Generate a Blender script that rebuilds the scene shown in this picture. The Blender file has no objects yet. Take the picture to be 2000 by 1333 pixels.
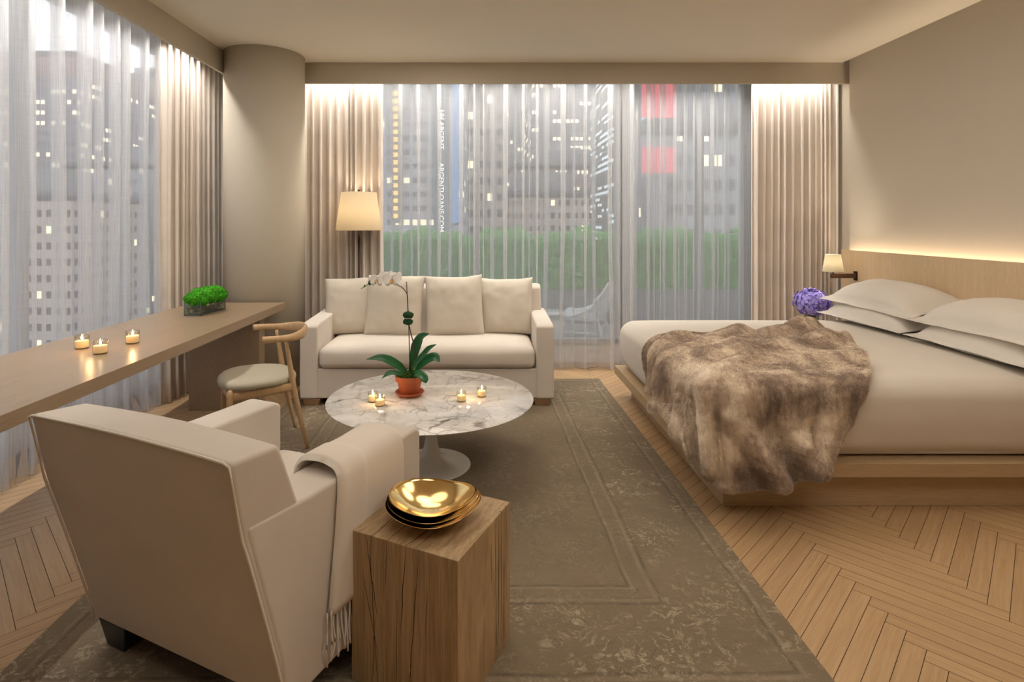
import bpy, bmesh, math, random
import numpy as np
from mathutils import Vector, Matrix, noise

S = bpy.context.scene
COL = S.collection
PI = math.pi
# ------------------------------------------------------------------ camera
F = 1095.0                       # focal length in pixels of the 2000 px wide frame
cd = bpy.data.cameras.new('camera'); cam = bpy.data.objects.new('camera', cd); COL.objects.link(cam)
cam.location = (0, 0, 1.45); cam.rotation_euler = (PI/2, 0, 0)
cd.sensor_width = 36; cd.lens = 36*F/2000
cd.shift_x = 0.0275; cd.shift_y = -0.1152
cd.clip_start = 0.05; cd.clip_end = 600
S.camera = cam
# ------------------------------------------------------------------ view and world
S.view_settings.view_transform = 'Standard'; S.view_settings.look = 'None'
S.view_settings.gamma = 1; S.view_settings.use_curve_mapping = False
S.view_settings.exposure = 0.0
S.cycles.transparent_max_bounces = 24
S.cycles.max_bounces = 10; S.cycles.diffuse_bounces = 6
S.cycles.sample_clamp_indirect = 6
w = bpy.data.worlds.new('dusk'); S.world = w; w.use_nodes = True
nt = w.node_tree; nt.nodes.clear()
o = nt.nodes.new('ShaderNodeOutputWorld'); bg = nt.nodes.new('ShaderNodeBackground')
tc = nt.nodes.new('ShaderNodeTexCoord'); sx = nt.nodes.new('ShaderNodeSeparateXYZ')
cr = nt.nodes.new('ShaderNodeValToRGB')
cr.color_ramp.elements[0].position = 0.42; cr.color_ramp.elements[0].color = (.61, .585, .57, 1)
cr.color_ramp.elements[1].position = 0.9; cr.color_ramp.elements[1].color = (.30, .32, .40, 1)
e = cr.color_ramp.elements.new(0.55); e.color = (.67, .65, .645, 1)
mm = nt.nodes.new('ShaderNodeMapRange'); mm.inputs[1].default_value = -1; mm.inputs[2].default_value = 1
nt.links.new(tc.outputs['Generated'], sx.inputs[0]); nt.links.new(sx.outputs[2], mm.inputs[0])
nt.links.new(mm.outputs[0], cr.inputs[0]); nt.links.new(cr.outputs[0], bg.inputs[0]); nt.links.new(bg.outputs[0], o.inputs[0])
bg.inputs[1].default_value = 2.1
# ------------------------------------------------------------------ room lights
def area(name, loc, rot, sx_, sy_, power, color, spread=PI):
    l = bpy.data.lights.new(name, 'AREA'); l.shape = 'DISK' if sx_ == sy_ else 'RECTANGLE'; l.size = sx_; l.size_y = sy_
    l.energy = power; l.color = color; l.spread = spread
    ob = bpy.data.objects.new(name, l); COL.objects.link(ob); ob.location = loc; ob.rotation_euler = rot
    return ob
def point(name, loc, power, color, r=.03):
    l = bpy.data.lights.new(name, 'POINT'); l.energy = power; l.color = color; l.shadow_soft_size = r
    ob = bpy.data.objects.new(name, l); COL.objects.link(ob); ob.location = loc
    return ob
WARM = (1, .89, .76)
# cove strips behind the valances, washing the curtains
area('cove_light_back', (.8, 5.36, 2.93), (math.radians(9), 0, 0), 5.0, .05, 46, (1, .94, .86), 2.1)
area('cove_light_left', (-2.42, 3.1, 2.93), (0, math.radians(9), 0), .05, 3.7, 30, (1, .94, .88), 2.1)
# strip behind the headboard, washing up the wall
area('headboard_light', (3.337, 3.2, 1.09), (PI, math.radians(0), 0), .035, 3.9, 21, (1, .84, .64))
# unseen soft overhead discs standing for room lamps; foreground pair serves as added fill
for i, (x, y, p) in enumerate([(-.9, 2.9, 8), (.1, 3.3, 12), (-.4, 4.2, 10), (1.6, 3.8, 12), (1.7, 2.5, 11), (1.7, .8, 20), (.1, .3, 14)]):
    area('overhead_and_fill_light', (x, y, 2.945), (0, 0, 0), 1.2, 1.2, p, WARM)
# ------------------------------------------------------------------ helpers
def link(name, me, mat=None, parent=None, loc=None, smooth=True):
    ob = bpy.data.objects.new(name, me); COL.objects.link(ob)
    if mat is not None: me.materials.append(mat)
    if parent is not None: ob.parent = parent
    if loc is not None: ob.location = loc
    if smooth and len(me.polygons):
        me.polygons.foreach_set('use_smooth', [True]*len(me.polygons))
    return ob
def mesh(name, V, Fc, mat=None, parent=None, loc=None, smooth=True):
    me = bpy.data.meshes.new(name)
    me.from_pydata([tuple(map(float, v)) for v in V], [], [tuple(map(int, f)) for f in Fc]); me.update()
    return link(name, me, mat, parent, loc, smooth)
def thing(name, label, cat, loc=(0, 0, 0), rz=0, group=None):
    ob = bpy.data.objects.new(name, None); COL.objects.link(ob)
    ob.location = loc; ob.rotation_euler = (0, 0, rz); ob.empty_display_size = .1
    ob['label'] = label; ob['category'] = cat
    if group: ob['group'] = group
    return ob
def tag(ob, label=None, cat=None, group=None, kind=None):
    if label: ob['label'] = label
    if cat: ob['category'] = cat
    if group: ob['group'] = group
    if kind: ob['kind'] = kind
    return ob
def dup(root, loc=None, rz=None, label=None):
    r = root.copy(); COL.objects.link(r)
    if loc is not None: r.location = loc
    if rz is not None: r.rotation_euler = (0, 0, rz)
    if label: r['label'] = label
    for ch in list(root.children):
        c = ch.copy(); COL.objects.link(c); c.parent = r
        for g in list(ch.children):
            d = g.copy(); COL.objects.link(d); d.parent = c
    return r
class MB:
    """collects geometry for ONE mesh"""
    def __init__(s): s.V = []; s.F = []
    def add(s, V, Fc):
        n = len(s.V); s.V += [tuple(v) for v in V]; s.F += [tuple(i+n for i in f) for f in Fc]; return s
    def build(s, name, mat=None, parent=None, loc=None, smooth=True): return mesh(name, s.V, s.F, mat, parent, loc, smooth)
def bx(x0, x1, y0, y1, z0, z1):
    V = [(x0,y0,z0),(x1,y0,z0),(x1,y1,z0),(x0,y1,z0),(x0,y0,z1),(x1,y0,z1),(x1,y1,z1),(x0,y1,z1)]
    return V, [(0,3,2,1),(4,5,6,7),(0,1,5,4),(1,2,6,5),(2,3,7,6),(3,0,4,7)]
def hull(V8): return V8, [(0,3,2,1),(4,5,6,7),(0,1,5,4),(1,2,6,5),(2,3,7,6),(3,0,4,7)]
def bevel_mesh(V, Fc, r, seg=3):
    bm = bmesh.new(); vs = [bm.verts.new(v) for v in V]
    for f in Fc: bm.faces.new([vs[i] for i in f])
    bm.normal_update()
    bmesh.ops.recalc_face_normals(bm, faces=bm.faces[:])
    if r > 0: bmesh.ops.bevel(bm, geom=bm.edges[:], offset=r, segments=seg, profile=.5, affect='EDGES', clamp_overlap=True)
    return bm
def bbox(name, dims, r, mat, parent=None, loc=None, seg=3, smooth=True):
    return bsolid(name, *bx(*dims), r, mat, parent, loc, seg, smooth)
def bsolid(name, V, Fc, r, mat, parent=None, loc=None, seg=3, smooth=True):
    bm = bevel_mesh(V, Fc, r, seg); me = bpy.data.meshes.new(name); bm.to_mesh(me); bm.free()
    ob = link(name, me, mat, parent, loc, smooth)
    if smooth: autosmooth(ob)
    return ob
def autosmooth(ob, ang=35):
    m = ob.modifiers.new('wn', 'WEIGHTED_NORMAL'); m.keep_sharp = True; m.weight = 80
def prism(poly, x0, x1):
    """extrude a (y,z) polygon along x"""
    n = len(poly)
    V = [(x0, y, z) for y, z in poly] + [(x1, y, z) for y, z in poly]
    Fc = [tuple(range(n-1, -1, -1)), tuple(range(n, 2*n))] + [(i, (i+1) % n, n+(i+1) % n, n+i) for i in range(n)]
    return V, Fc
def softbox(hx, hy, hz, r, n=(14, 14, 6), fn=None, k=5):
    """rounded box made of a fine grid, centred on the origin; fn(x,y,z)->(x,y,z) puffs it"""
    def samples(h, m):
        e = [h - r + r*math.tan(a*PI/4/k)/1.0 for a in range(k+1)]
        inner = list(np.linspace(-(h-r), h-r, m+1))
        return [-x for x in reversed(e)][:-1] + inner + e[1:]
    X, Y, Z = samples(hx, n[0]), samples(hy, n[1]), samples(hz, n[2])
    V = []; Fc = []
    def P(p):
        q = [max(-(h-r), min(h-r, c)) for c, h in zip(p, (hx, hy, hz))]
        d = [a-b for a, b in zip(p, q)]; l = math.sqrt(sum(t*t for t in d)) or 1
        p = [b + r*t/l for b, t in zip(q, d)]
        return fn(*p) if fn else tuple(p)
    def grid(A, B, f, flip):
        n0 = len(V)
        for a in A:
            for b in B: V.append(P(f(a, b)))
        m = len(B)
        for i in range(len(A)-1):
            for j in range(m-1):
                q = (n0+i*m+j, n0+(i+1)*m+j, n0+(i+1)*m+j+1, n0+i*m+j+1)
                Fc.append(q[::-1] if flip else q)
    grid(X, Y, lambda a, b: (a, b, hz), False); grid(X, Y, lambda a, b: (a, b, -hz), True)
    grid(Y, Z, lambda a, b: (hx, a, b), False); grid(Y, Z, lambda a, b: (-hx, a, b), True)
    grid(X, Z, lambda a, b: (a, hy, b), True); grid(X, Z, lambda a, b: (a, -hy, b), False)
    return V, Fc
def weld(ob, d=1e-5):
    bm = bmesh.new(); bm.from_mesh(ob.data); bmesh.ops.remove_doubles(bm, verts=bm.verts[:], dist=d)
    bm.to_mesh(ob.data); bm.free(); ob.data.polygons.foreach_set('use_smooth', [True]*len(ob.data.polygons)); return ob
def soft(name, h, r, mat, parent=None, loc=None, n=(14, 14, 6), fn=None):
    return weld(mesh(name, *softbox(*h, r, n, fn), mat, parent, loc))
def lathe(prof, n=32, c=(0, 0, 0), fn=None):
    V = []; Fc = []
    for r, z in prof:
        for i in range(n):
            a = 2*PI*i/n; x, y = r*math.cos(a), r*math.sin(a)
            p = (x, y, z)
            if fn: p = fn(a, r, z)
            V.append((c[0]+p[0], c[1]+p[1], c[2]+p[2]))
    for j in range(len(prof)-1):
        for i in range(n):
            Fc.append((j*n+i, j*n+(i+1) % n, (j+1)*n+(i+1) % n, (j+1)*n+i))
    if prof[0][0] > 1e-6 and not fn: Fc.append(tuple(range(n-1, -1, -1)))
    if prof[-1][0] > 1e-6 and not fn: Fc.append(tuple((len(prof)-1)*n+i for i in range(n)))
    return V, Fc
def tube(P, R, n=10, up=(0, 0, 1), caps=True, closed=False):
    """sweep; R is a radius, a list of radii or a list of (side, up) pairs"""
    P = [Vector(p) for p in P]; m = len(P)
    if not isinstance(R, (list, tuple)): R = [R]*m
    V = []; Fc = []; up = Vector(up)
    for i, p in enumerate(P):
        if closed: t = P[(i+1) % m]-P[i-1]
        else: t = P[min(i+1, m-1)]-P[max(i-1, 0)]
        t.normalize()
        s = t.cross(up)
        if s.length < 1e-3: s = t.cross(Vector((1, 0, .01)))
        s.normalize(); u = s.cross(t).normalized()
        r = R[i]; ra, rb = (r if isinstance(r, (list, tuple)) else (r, r))
        for k in range(n):
            a = 2*PI*k/n; V.append(tuple(p + s*(ra*math.cos(a)) + u*(rb*math.sin(a))))
    for i in range(m if closed else m-1):
        for k in range(n):
            i2 = (i+1) % m
            Fc.append((i*n+k, i*n+(k+1) % n, i2*n+(k+1) % n, i2*n+k))
    if caps and not closed:
        Fc.append(tuple(range(n-1, -1, -1))); Fc.append(tuple((m-1)*n+k for k in range(n)))
    return V, Fc
def cat(P, n=8, closed=False):
    """Catmull-Rom through the points"""
    P = [np.array(p, float) for p in P]; out = []
    m = len(P)
    rng = range(m) if closed else range(m-1)
    for i in rng:
        p0 = P[i-1] if (i > 0 or closed) else 2*P[0]-P[1]; p1 = P[i]; p2 = P[(i+1) % m]
        p3 = P[(i+2) % m] if (i+2 < m or closed) else 2*P[-1]-P[-2]
        for k in range(n):
            t = k/n
            out.append(.5*((2*p1)+(-p0+p2)*t+(2*p0-5*p1+4*p2-p3)*t*t+(-p0+3*p1-3*p2+p3)*t**3))
    if not closed: out.append(P[-1])
    return [tuple(p) for p in out]
def N3(x, y, z=0): return noise.noise(Vector((x, y, z)))
# ------------------------------------------------------------------ materials
class M:
    def __init__(s, name):
        s.m = bpy.data.materials.new(name); s.m.use_nodes = True; s.t = s.m.node_tree
        s.b = s.t.nodes['Principled BSDF']; s.out = s.t.nodes['Material Output']
    def n(s, typ, **kw):
        nd = s.t.nodes.new('ShaderNode'+typ)
        for k, v in kw.items():
            if k.startswith('i_'):
                key = k[2:]; key = int(key) if key.isdigit() else key.replace('_', ' ')
                nd.inputs[key].default_value = v
            else: setattr(nd, k, v)
        return nd
    def l(s, a, b): s.t.links.new(a, b); return s
    def coord(s, kind='Object', scale=(1, 1, 1), rot=(0, 0, 0), loc=(0, 0, 0)):
        tc = s.n('TexCoord'); mp = s.n('Mapping'); mp.inputs['Scale'].default_value = scale
        mp.inputs['Rotation'].default_value = rot; mp.inputs['Location'].default_value = loc
        s.l(tc.outputs[kind], mp.inputs[0]); return mp.outputs[0]
    def noise(s, vec, scale, detail=4, rough=.5, dist=0):
        nd = s.n('TexNoise'); nd.inputs['Scale'].default_value = scale; nd.inputs['Detail'].default_value = detail
        nd.inputs['Roughness'].default_value = rough; nd.inputs['Distortion'].default_value = dist
        s.l(vec, nd.inputs['Vector']); return nd.outputs['Fac']
    def ramp(s, fac, stops, interp='LINEAR'):
        nd = s.n('ValToRGB'); cr = nd.color_ramp; cr.interpolation = interp
        while len(cr.elements) < len(stops): cr.elements.new(.5)
        for e, (p, c) in zip(cr.elements, stops):
            e.position = p; e.color = (c if isinstance(c, (tuple, list)) else (c, c, c))[:3] + (1,) if not isinstance(c, (int, float)) else (c, c, c, 1)
        s.l(fac, nd.inputs[0]); return nd.outputs[0]
    def math(s, op, a, b=None, c=None):
        nd = s.n('Math', operation=op)
        for i, v in enumerate((a, b, c)):
            if v is None: continue
            if isinstance(v, (int, float)): nd.inputs[i].default_value = v
            else: s.l(v, nd.inputs[i])
        return nd.outputs[0]
    def mix(s, fac, a, b, mode='MIX'):
        nd = s.n('Mix', data_type='RGBA', blend_type=mode)
        for sock, v in ((nd.inputs[0], fac), (nd.inputs[6], a), (nd.inputs[7], b)):
            if isinstance(v, (int, float)): sock.default_value = v
            elif isinstance(v, (tuple, list)): sock.default_value = tuple(v)[:3]+(1,)
            else: s.l(v, sock)
        return nd.outputs[2]
    def bump(s, h, strength=.3, dist=.01):
        nd = s.n('Bump'); nd.inputs['Strength'].default_value = strength; nd.inputs['Distance'].default_value = dist
        s.l(h, nd.inputs['Height']); s.l(nd.outputs[0], s.b.inputs['Normal']); return s
    def base(s, col, rough=.5, **kw):
        if isinstance(col, (tuple, list)): s.b.inputs['Base Color'].default_value = tuple(col)[:3]+(1,)
        else: s.l(col, s.b.inputs['Base Color'])
        if isinstance(rough, (int, float)): s.b.inputs['Roughness'].default_value = rough
        else: s.l(rough, s.b.inputs['Roughness'])
        for k, v in kw.items(): s.b.inputs[k.replace('_', ' ')].default_value = v
        return s
def fabric(name, col, scale=900, rough=.9, bump=.15, var=.06, sheen=.15):
    m = M(name); v = m.coord()
    n1 = m.noise(v, 3, 3); n2 = m.noise(v, scale, 2)
    c = m.mix(m.ramp(n1, [(.3, 0.0), (.7, 1.0)]), tuple(x*(1-var) for x in col), tuple(min(1, x*(1+var*.5)) for x in col))
    m.base(c, rough, Sheen_Weight=sheen, Sheen_Roughness=.5, Specular_IOR_Level=.15).bump(n2, bump, .0015)
    return m.m
def plaster(name, col):
    m = M(name); v = m.coord(); n = m.noise(v, 60, 4)
    m.base(m.mix(m.noise(v, 1.3, 2), tuple(x*.97 for x in col), col), .85, Specular_IOR_Level=.2).bump(n, .05, .002); return m.m
def wood(name, c1, c2, axis='y', rough=.42, scale=1.0, spec=.4, kind='Object'):
    m = M(name)
    sc = {'x': (1.2, 22, 22), 'y': (22, 1.2, 22), 'z': (22, 22, 1.2)}[axis]
    v = m.coord(kind, tuple(s*scale for s in sc))
    n1 = m.noise(v, 2.0, 6, .6, .4)
    v2 = m.coord(kind, tuple(s*scale*.15 for s in sc)); n2 = m.noise(v2, 2.2, 3, .5, .6)
    v3 = m.coord(kind, tuple(s*scale*6 for s in sc)); n3 = m.noise(v3, 2.0, 2)
    f = m.math('ADD', m.math('MULTIPLY', n1, .6), m.math('MULTIPLY', n2, .4))
    c = m.ramp(f, [(.32, c2), (.62, c1)])
    c = m.mix(m.ramp(n3, [(.25, .35), (.5, 0.0)]), c, tuple(x*.6 for x in c2))
    m.base(c, rough, Specular_IOR_Level=spec).bump(n3, .06, .001); return m.m
MAT = {}
MAT['wall'] = plaster('warm_plaster', (.50, .445, .36))
MAT['ceil'] = plaster('ceiling_plaster', (.78, .72, .61))
MAT['column'] = plaster('column_plaster', (.56, .51, .42))
MAT['sofa'] = fabric('sofa_linen', (.70, .64, .57))
MAT['arm'] = fabric('armchair_linen', (.64, .58, .51))
MAT['piping'] = fabric('piping_linen', (.78, .71, .62))
MAT['pillow'] = fabric('pillow_linen', (.66, .605, .515), var=.04)
MAT['sheet'] = fabric('bed_cotton', (.68, .63, .56), 500, .85, .05, .03)
MAT['case'] = fabric('pillowcase_cotton', (.70, .655, .59), 500, .85, .05, .03)
MAT['throw'] = fabric('throw_wool', (.76, .69, .60), 500, .95, .35)
MAT['drape'] = fabric('drape_linen', (.78, .71, .64), 300, .95, .2, .1)
MAT['oak'] = wood('desk_oak', (.33, .24, .155), (.275, .195, .12), 'y', .30)
MAT['oakx'] = wood('bed_oak', (.50, .37, .22), (.43, .31, .18), 'x', .45)
MAT['oakz'] = wood('panel_oak', (.66, .50, .32), (.58, .43, .26), 'z', .5)
MAT['chairoak'] = wood('chair_oak', (.58, .40, .22), (.47, .31, .16), 'z', .45, 1.5)
MAT['footoak'] = wood('foot_oak', (.36, .22, .12), (.28, .16, .08), 'z', .45, 1.5)
MAT['black'] = M('dark_stained_wood').base((.012, .015, .022), .35).m
MAT['leather'] = fabric('grey_leather', (.50, .46, .36), 200, .55, .1, .05, 0)
MAT['white'] = M('white_lacquer').base((.78, .77, .74), .25).m
MAT['frame'] = M('window_frame_grey').base((.42, .42, .42), .4).m
MAT['bronze'] = M('dark_bronze').base((.045, .028, .02), .35, Metallic=.6).m
MAT['brownbar'] = M('brown_leather_arm').base((.10, .045, .022), .45).m
MAT['gold'] = M('polished_gold').base((.97, .70, .30), .14, Metallic=1.0).m
MAT['concrete'] = plaster('terrace_concrete', (.36, .36, .37))
MAT['deck'] = plaster('terrace_paving', (.50, .49, .49))
MAT['wax'] = M('candle_wax').base((.9, .78, .55), .5, Subsurface_Weight=.4, Emission_Color=(1, .62, .25, 1), Emission_Strength=.35).m
MAT['flame'] = M('candle_flame').base((1, .8, .5), .5, Emission_Color=(1, .80, .45, 1), Emission_Strength=25).m
MAT['wick'] = M('candle_wick').base((.02, .02, .02), .8).m
def thin_glass(name, tint=(1, 1, 1), fac=.08, rough=.02):
    m = M(name); t = m.n('BsdfTransparent'); t.inputs[0].default_value = tint+(1,)
    g = m.n('BsdfGlossy'); g.inputs['Roughness'].default_value = rough
    mx = m.n('MixShader'); fr = m.n('LayerWeight'); fr.inputs['Blend'].default_value = .5
    mul = m.math('MULTIPLY_ADD', m.math('POWER', fr.outputs['Facing'], 4.0), .5, fac)
    m.l(mul, mx.inputs[0]).l(t.outputs[0], mx.inputs[1]).l(g.outputs[0], mx.inputs[2]).l(mx.outputs[0], m.out.inputs[0]); return m.m
MAT['glass'] = thin_glass('window_glass', (.96, .98, .98), .03)
MAT['cup'] = thin_glass('votive_glass', (.93, .91, .86), .07)
MAT['vglass'] = thin_glass('vase_glass', (.80, .86, .83), .07)
def sheer():
    m = M('sheer_voile')
    v = m.coord('Object', (40, 40, .4)); n = m.noise(v, 6, 4, .6)
    v2 = m.coord('Object', (1, 1, 60)); n2 = m.noise(v2, 6, 2, .6)
    t = m.n('BsdfTransparent'); t.inputs[0].default_value = (.97, .98, .99, 1)
    d = m.n('BsdfDiffuse'); d.inputs[0].default_value = (.86, .86, .86, 1)
    tr = m.n('BsdfTranslucent'); tr.inputs[0].default_value = (.88, .88, .89, 1)
    a = m.n('MixShader'); a.inputs[0].default_value = .55; m.l(d.outputs[0], a.inputs[1]).l(tr.outputs[0], a.inputs[2])
    b = m.n('MixShader')
    f = m.math('ADD', m.math('MULTIPLY', n, .34), m.math('MULTIPLY_ADD', n2, .10, .21))
    m.l(f, b.inputs[0]).l(t.outputs[0], b.inputs[1]).l(a.outputs[0], b.inputs[2]).l(b.outputs[0], m.out.inputs[0]); return m.m
MAT['sheer'] = sheer()
def lampshade(name, col, strength, pleat=False):
    m = M(name)
    d = m.n('BsdfDiffuse'); d.inputs[0].default_value = col+(1,)
    tr = m.n('BsdfTranslucent'); tr.inputs[0].default_value = col+(1,)
    a = m.n('MixShader'); a.inputs[0].default_value = .72
    m.l(d.outputs[0], a.inputs[1]).l(tr.outputs[0], a.inputs[2]).l(a.outputs[0], m.out.inputs[0]); return m.m
MAT['shade'] = lampshade('parchment_shade', (.90, .82, .66), 1)
MAT['pshade'] = lampshade('pleated_shade', (.97, .93, .80), 1)
MAT['bulb'] = M('lamp_bulb').base((1, .9, .7), .5, Emission_Color=(1, .78, .5, 1), Emission_Strength=12).m
def marble():
    m = M('veined_marble'); v = m.coord()
    wv = m.n('TexNoise'); wv.inputs['Scale'].default_value = 2.2; wv.inputs['Detail'].default_value = 4; m.l(v, wv.inputs['Vector'])
    sub = m.n('VectorMath', operation='MULTIPLY_ADD'); m.l(wv.outputs['Color'], sub.inputs[0]); sub.inputs[1].default_value = (.55, .55, .55); m.l(v, sub.inputs[2])
    def veins(scale, wdt):
        vo = m.n('TexVoronoi', feature='DISTANCE_TO_EDGE'); vo.inputs['Scale'].default_value = scale
        m.l(sub.outputs[0], vo.inputs['Vector']); return m.ramp(vo.outputs['Distance'], [(0, 1.0), (wdt, 0.0)])
    mask = m.ramp(m.noise(v, 3.1, 3, .6), [(.42, 0.0), (.66, 1.0)])
    mask2 = m.ramp(m.noise(v, 5.3, 3, .6), [(.40, 0.0), (.62, 1.0)])
    v1 = m.math('MULTIPLY', veins(3.6, .055), mask); v2 = m.math('MULTIPLY', veins(8.5, .06), mask2)
    v3 = m.math('MULTIPLY', veins(17, .07), m.math('MULTIPLY', mask, mask2))
    tot = m.math('ADD', m.math('ADD', m.math('MULTIPLY', v1, .95), m.math('MULTIPLY', v2, .6)), m.math('MULTIPLY', v3, .5))
    base = m.ramp(m.noise(v, 4.5, 5, .6), [(.3, (.52, .50, .47)), (.62, (.80, .78, .74))])
    m.base(m.mix(m.math('MINIMUM', tot, .92), base, (.15, .135, .12)), .06, Specular_IOR_Level=.6); return m.m
MAT['marble'] = marble()
def parquet():
    m = M('herringbone_oak')
    at = m.n('Attribute', attribute_name='rnd'); uv = m.n('UVMap'); uv.uv_map = 'UVMap'
    mp = m.n('Mapping'); mp.inputs['Scale'].default_value = (1.5, 30, 1); m.l(uv.outputs[0], mp.inputs[0])
    n1 = m.noise(mp.outputs[0], 2, 6, .6, .5)
    mp2 = m.n('Mapping'); mp2.inputs['Scale'].default_value = (6, 160, 1); m.l(uv.outputs[0], mp2.inputs[0])
    n2 = m.noise(mp2.outputs[0], 2, 2)
    c = m.ramp(n1, [(.3, (.46, .295, .155)), (.7, (.56, .38, .21))])
    c = m.mix(m.ramp(n2, [(.3, .25), (.5, 0.0)]), c, (.32, .19, .09))
    t = m.ramp(at.outputs['Fac'], [(0, (.88, .87, .86)), (.5, (.95, .95, .95)), (1, (1.0, 1.01, 1.01))])
    c = m.mix(1.0, c, t, 'MULTIPLY')
    m.base(c, .38, Specular_IOR_Level=.4).bump(n2, .05, .001); return m.m
MAT['parquet'] = parquet()
MAT['gap'] = M('floor_gap').base((.05, .028, .014), .8).m
def rugmat():
    m = M('faded_rug')
    tc = m.n('TexCoord'); sp = m.n('SeparateXYZ'); m.l(tc.outputs['Object'], sp.inputs[0])
    HX, HY = 1.325, 1.745
    wob = m.math('MULTIPLY', m.math('SUBTRACT', m.noise(m.coord('Object'), 3, 3), .5), .03)
    ax = m.math('ADD', m.math('SUBTRACT', HX, m.math('ABSOLUTE', sp.outputs[0])), wob)
    ay = m.math('ADD', m.math('SUBTRACT', HY, m.math('ABSOLUTE', sp.outputs[1])), wob)
    d = m.math('MINIMUM', ax, ay)
    def line(at, wd):
        return m.ramp(m.math('DIVIDE', m.math('ABSOLUTE', m.math('SUBTRACT', d, at)), wd), [(.5, 1.0), (1, 0.0)])
    v = m.coord('Object'); st = m.coord('Object', (6, 160, 1)); weave = m.noise(st, 1.5, 4, .7)
    fine = m.noise(m.coord('Object', (220, 220, 1)), 1, 2)
    big = m.noise(v, 2.2, 4, .6)
    worn = m.ramp(m.noise(v, 4, 6, .75), [(.42, 0.0), (.60, 1.0)])
    # scrolling motifs
    wv = m.n('TexNoise'); wv.inputs['Scale'].default_value = 5; m.l(v, wv.inputs['Vector'])
    sub = m.n('VectorMath', operation='MULTIPLY_ADD'); m.l(wv.outputs['Color'], sub.inputs[0]); sub.inputs[1].default_value = (.16, .16, .16); m.l(v, sub.inputs[2])
    vo = m.n('TexVoronoi', feature='F1'); vo.inputs['Scale'].default_value = 5.5; m.l(sub.outputs[0], vo.inputs['Vector'])
    rings = m.ramp(m.math('ABSOLUTE', m.math('SINE', m.math('MULTIPLY', vo.outputs['Distance'], 26))), [(0, 1.0), (.30, 0.0)])
    vo2 = m.n('TexVoronoi', feature='F1'); vo2.inputs['Scale'].default_value = 16; m.l(sub.outputs[0], vo2.inputs['Vector'])
    dots = m.ramp(m.noise(sub.outputs[0], 32, 5, .7, .8), [(.52, 0.0), (.58, 1.0)])
    inb = m.ramp(d, [(.07, 0.0), (.09, 1.0)]); border = m.ramp(d, [(.40, 1.0), (.45, 0.35)])
    base = m.ramp(big, [(.3, (.195, .152, .102)), (.7, (.268, .212, .144))])
    base = m.mix(m.math('MULTIPLY', m.ramp(weave, [(.3, 0.0), (.7, 1.0)]), .5), base, (.18, .132, .08))
    base = m.mix(m.math('MULTIPLY', m.math('MULTIPLY', dots, worn), m.math('MULTIPLY', border, .85)), base, (.46, .39, .275))
    base = m.mix(m.math('MULTIPLY', m.math('MULTIPLY', rings, worn), m.math('MULTIPLY', inb, .60)), base, (.12, .088, .055))
    lt = m.math('ADD', line(.445, .010), m.math('ADD', line(.075, .010), line(.515, .008)))
    dk = m.math('ADD', line(.425, .008), m.math('ADD', line(.53, .008), line(.095, .008)))
    base = m.mix(m.math('MULTIPLY', m.math('MULTIPLY', m.math('MINIMUM', lt, 1), m.ramp(m.noise(v, 9, 4, .7), [(.35, .2), (.6, 1.0)])), .32), base, (.42, .36, .26))
    base = m.mix(m.math('MULTIPLY', m.math('MULTIPLY', m.math('MINIMUM', dk, 1), m.ramp(m.noise(v, 9, 4, .7), [(.35, .2), (.6, 1.0)])), .45), base, (.08, .062, .043))
    spk = m.ramp(m.noise(m.coord('Object', (40, 120, 1)), 1.4, 3, .8), [(.64, 0.0), (.72, 1.0)])
    base = m.mix(m.math('MULTIPLY', spk, .35), base, (.40, .35, .26))
    base = m.mix(m.math('MULTIPLY', m.ramp(fine, [(.3, 1.0), (.6, 0.0)]), .25), base, (.09, .07, .045))
    m.base(base, .95, Specular_IOR_Level=.1, Sheen_Weight=.1).bump(m.math('ADD', weave, fine), .5, .004); return m.m
MAT['rug'] = rugmat()
def block_oak():
    m = M('cracked_oak_block')
    tc = m.n('TexCoord'); sp = m.n('SeparateXYZ'); m.l(tc.outputs['Object'], sp.inputs[0])
    # grain runs down the sides and on over the top towards the back: cracks follow x (and y on the right side)
    geo = m.n('NewGeometry')
    g = m.noise(m.coord('Object', (30, 4, 1.6)), 1.6, 6, .65, .5)
    g2 = m.noise(m.coord('Object', (180, 40, 6)), 1, 3)
    c = m.ramp(g, [(.30, (.29, .195, .105)), (.62, (.47, .335, .19))])
    c = m.mix(m.ramp(g2, [(.25, .5), (.5, 0.0)]), c, (.17, .105, .05))
    m.base(c, .6, Specular_IOR_Level=.25).bump(g2, .25, .002); return m.m
MAT['block'] = block_oak()
MAT['crack'] = M('oak_crack').base((.022, .012, .006), .9).m
def furmat(name, dark=.0):
    m = M(name); v = m.coord('Object')
    n = m.noise(v, 3.4, 6, .66, .6); n2 = m.noise(m.coord('Object', (30, 30, 12)), 1.4, 4, .7)
    f = m.math('ADD', m.math('MULTIPLY', n, .75), m.math('MULTIPLY', n2, .25))
    c = m.ramp(f, [(.36, (.16, .108, .085)), (.45, (.32, .235, .175)), (.53, (.55, .44, .33)), (.63, (.80, .69, .54))])
    at = m.n('Attribute', attribute_name='tip')
    c = m.mix(at.outputs['Fac'], c, (.82, .70, .54))
    m.base(c, .8, Specular_IOR_Level=.2, Sheen_Weight=.25); return m.m
MAT['fur'] = furmat('mottled_fur')
def leafmat(name, c1, c2, rough=.4, trans=.0):
    m = M(name); v = m.coord('Object'); n = m.noise(v, 14, 3)
    m.base(m.mix(n, c1, c2), rough, Specular_IOR_Level=.4); return m.m
MAT['leaf'] = leafmat('orchid_leaf', (.012, .075, .03), (.03, .17, .055), .28)
MAT['stem'] = M('orchid_stem').base((.05, .035, .02), .5).m
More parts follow.
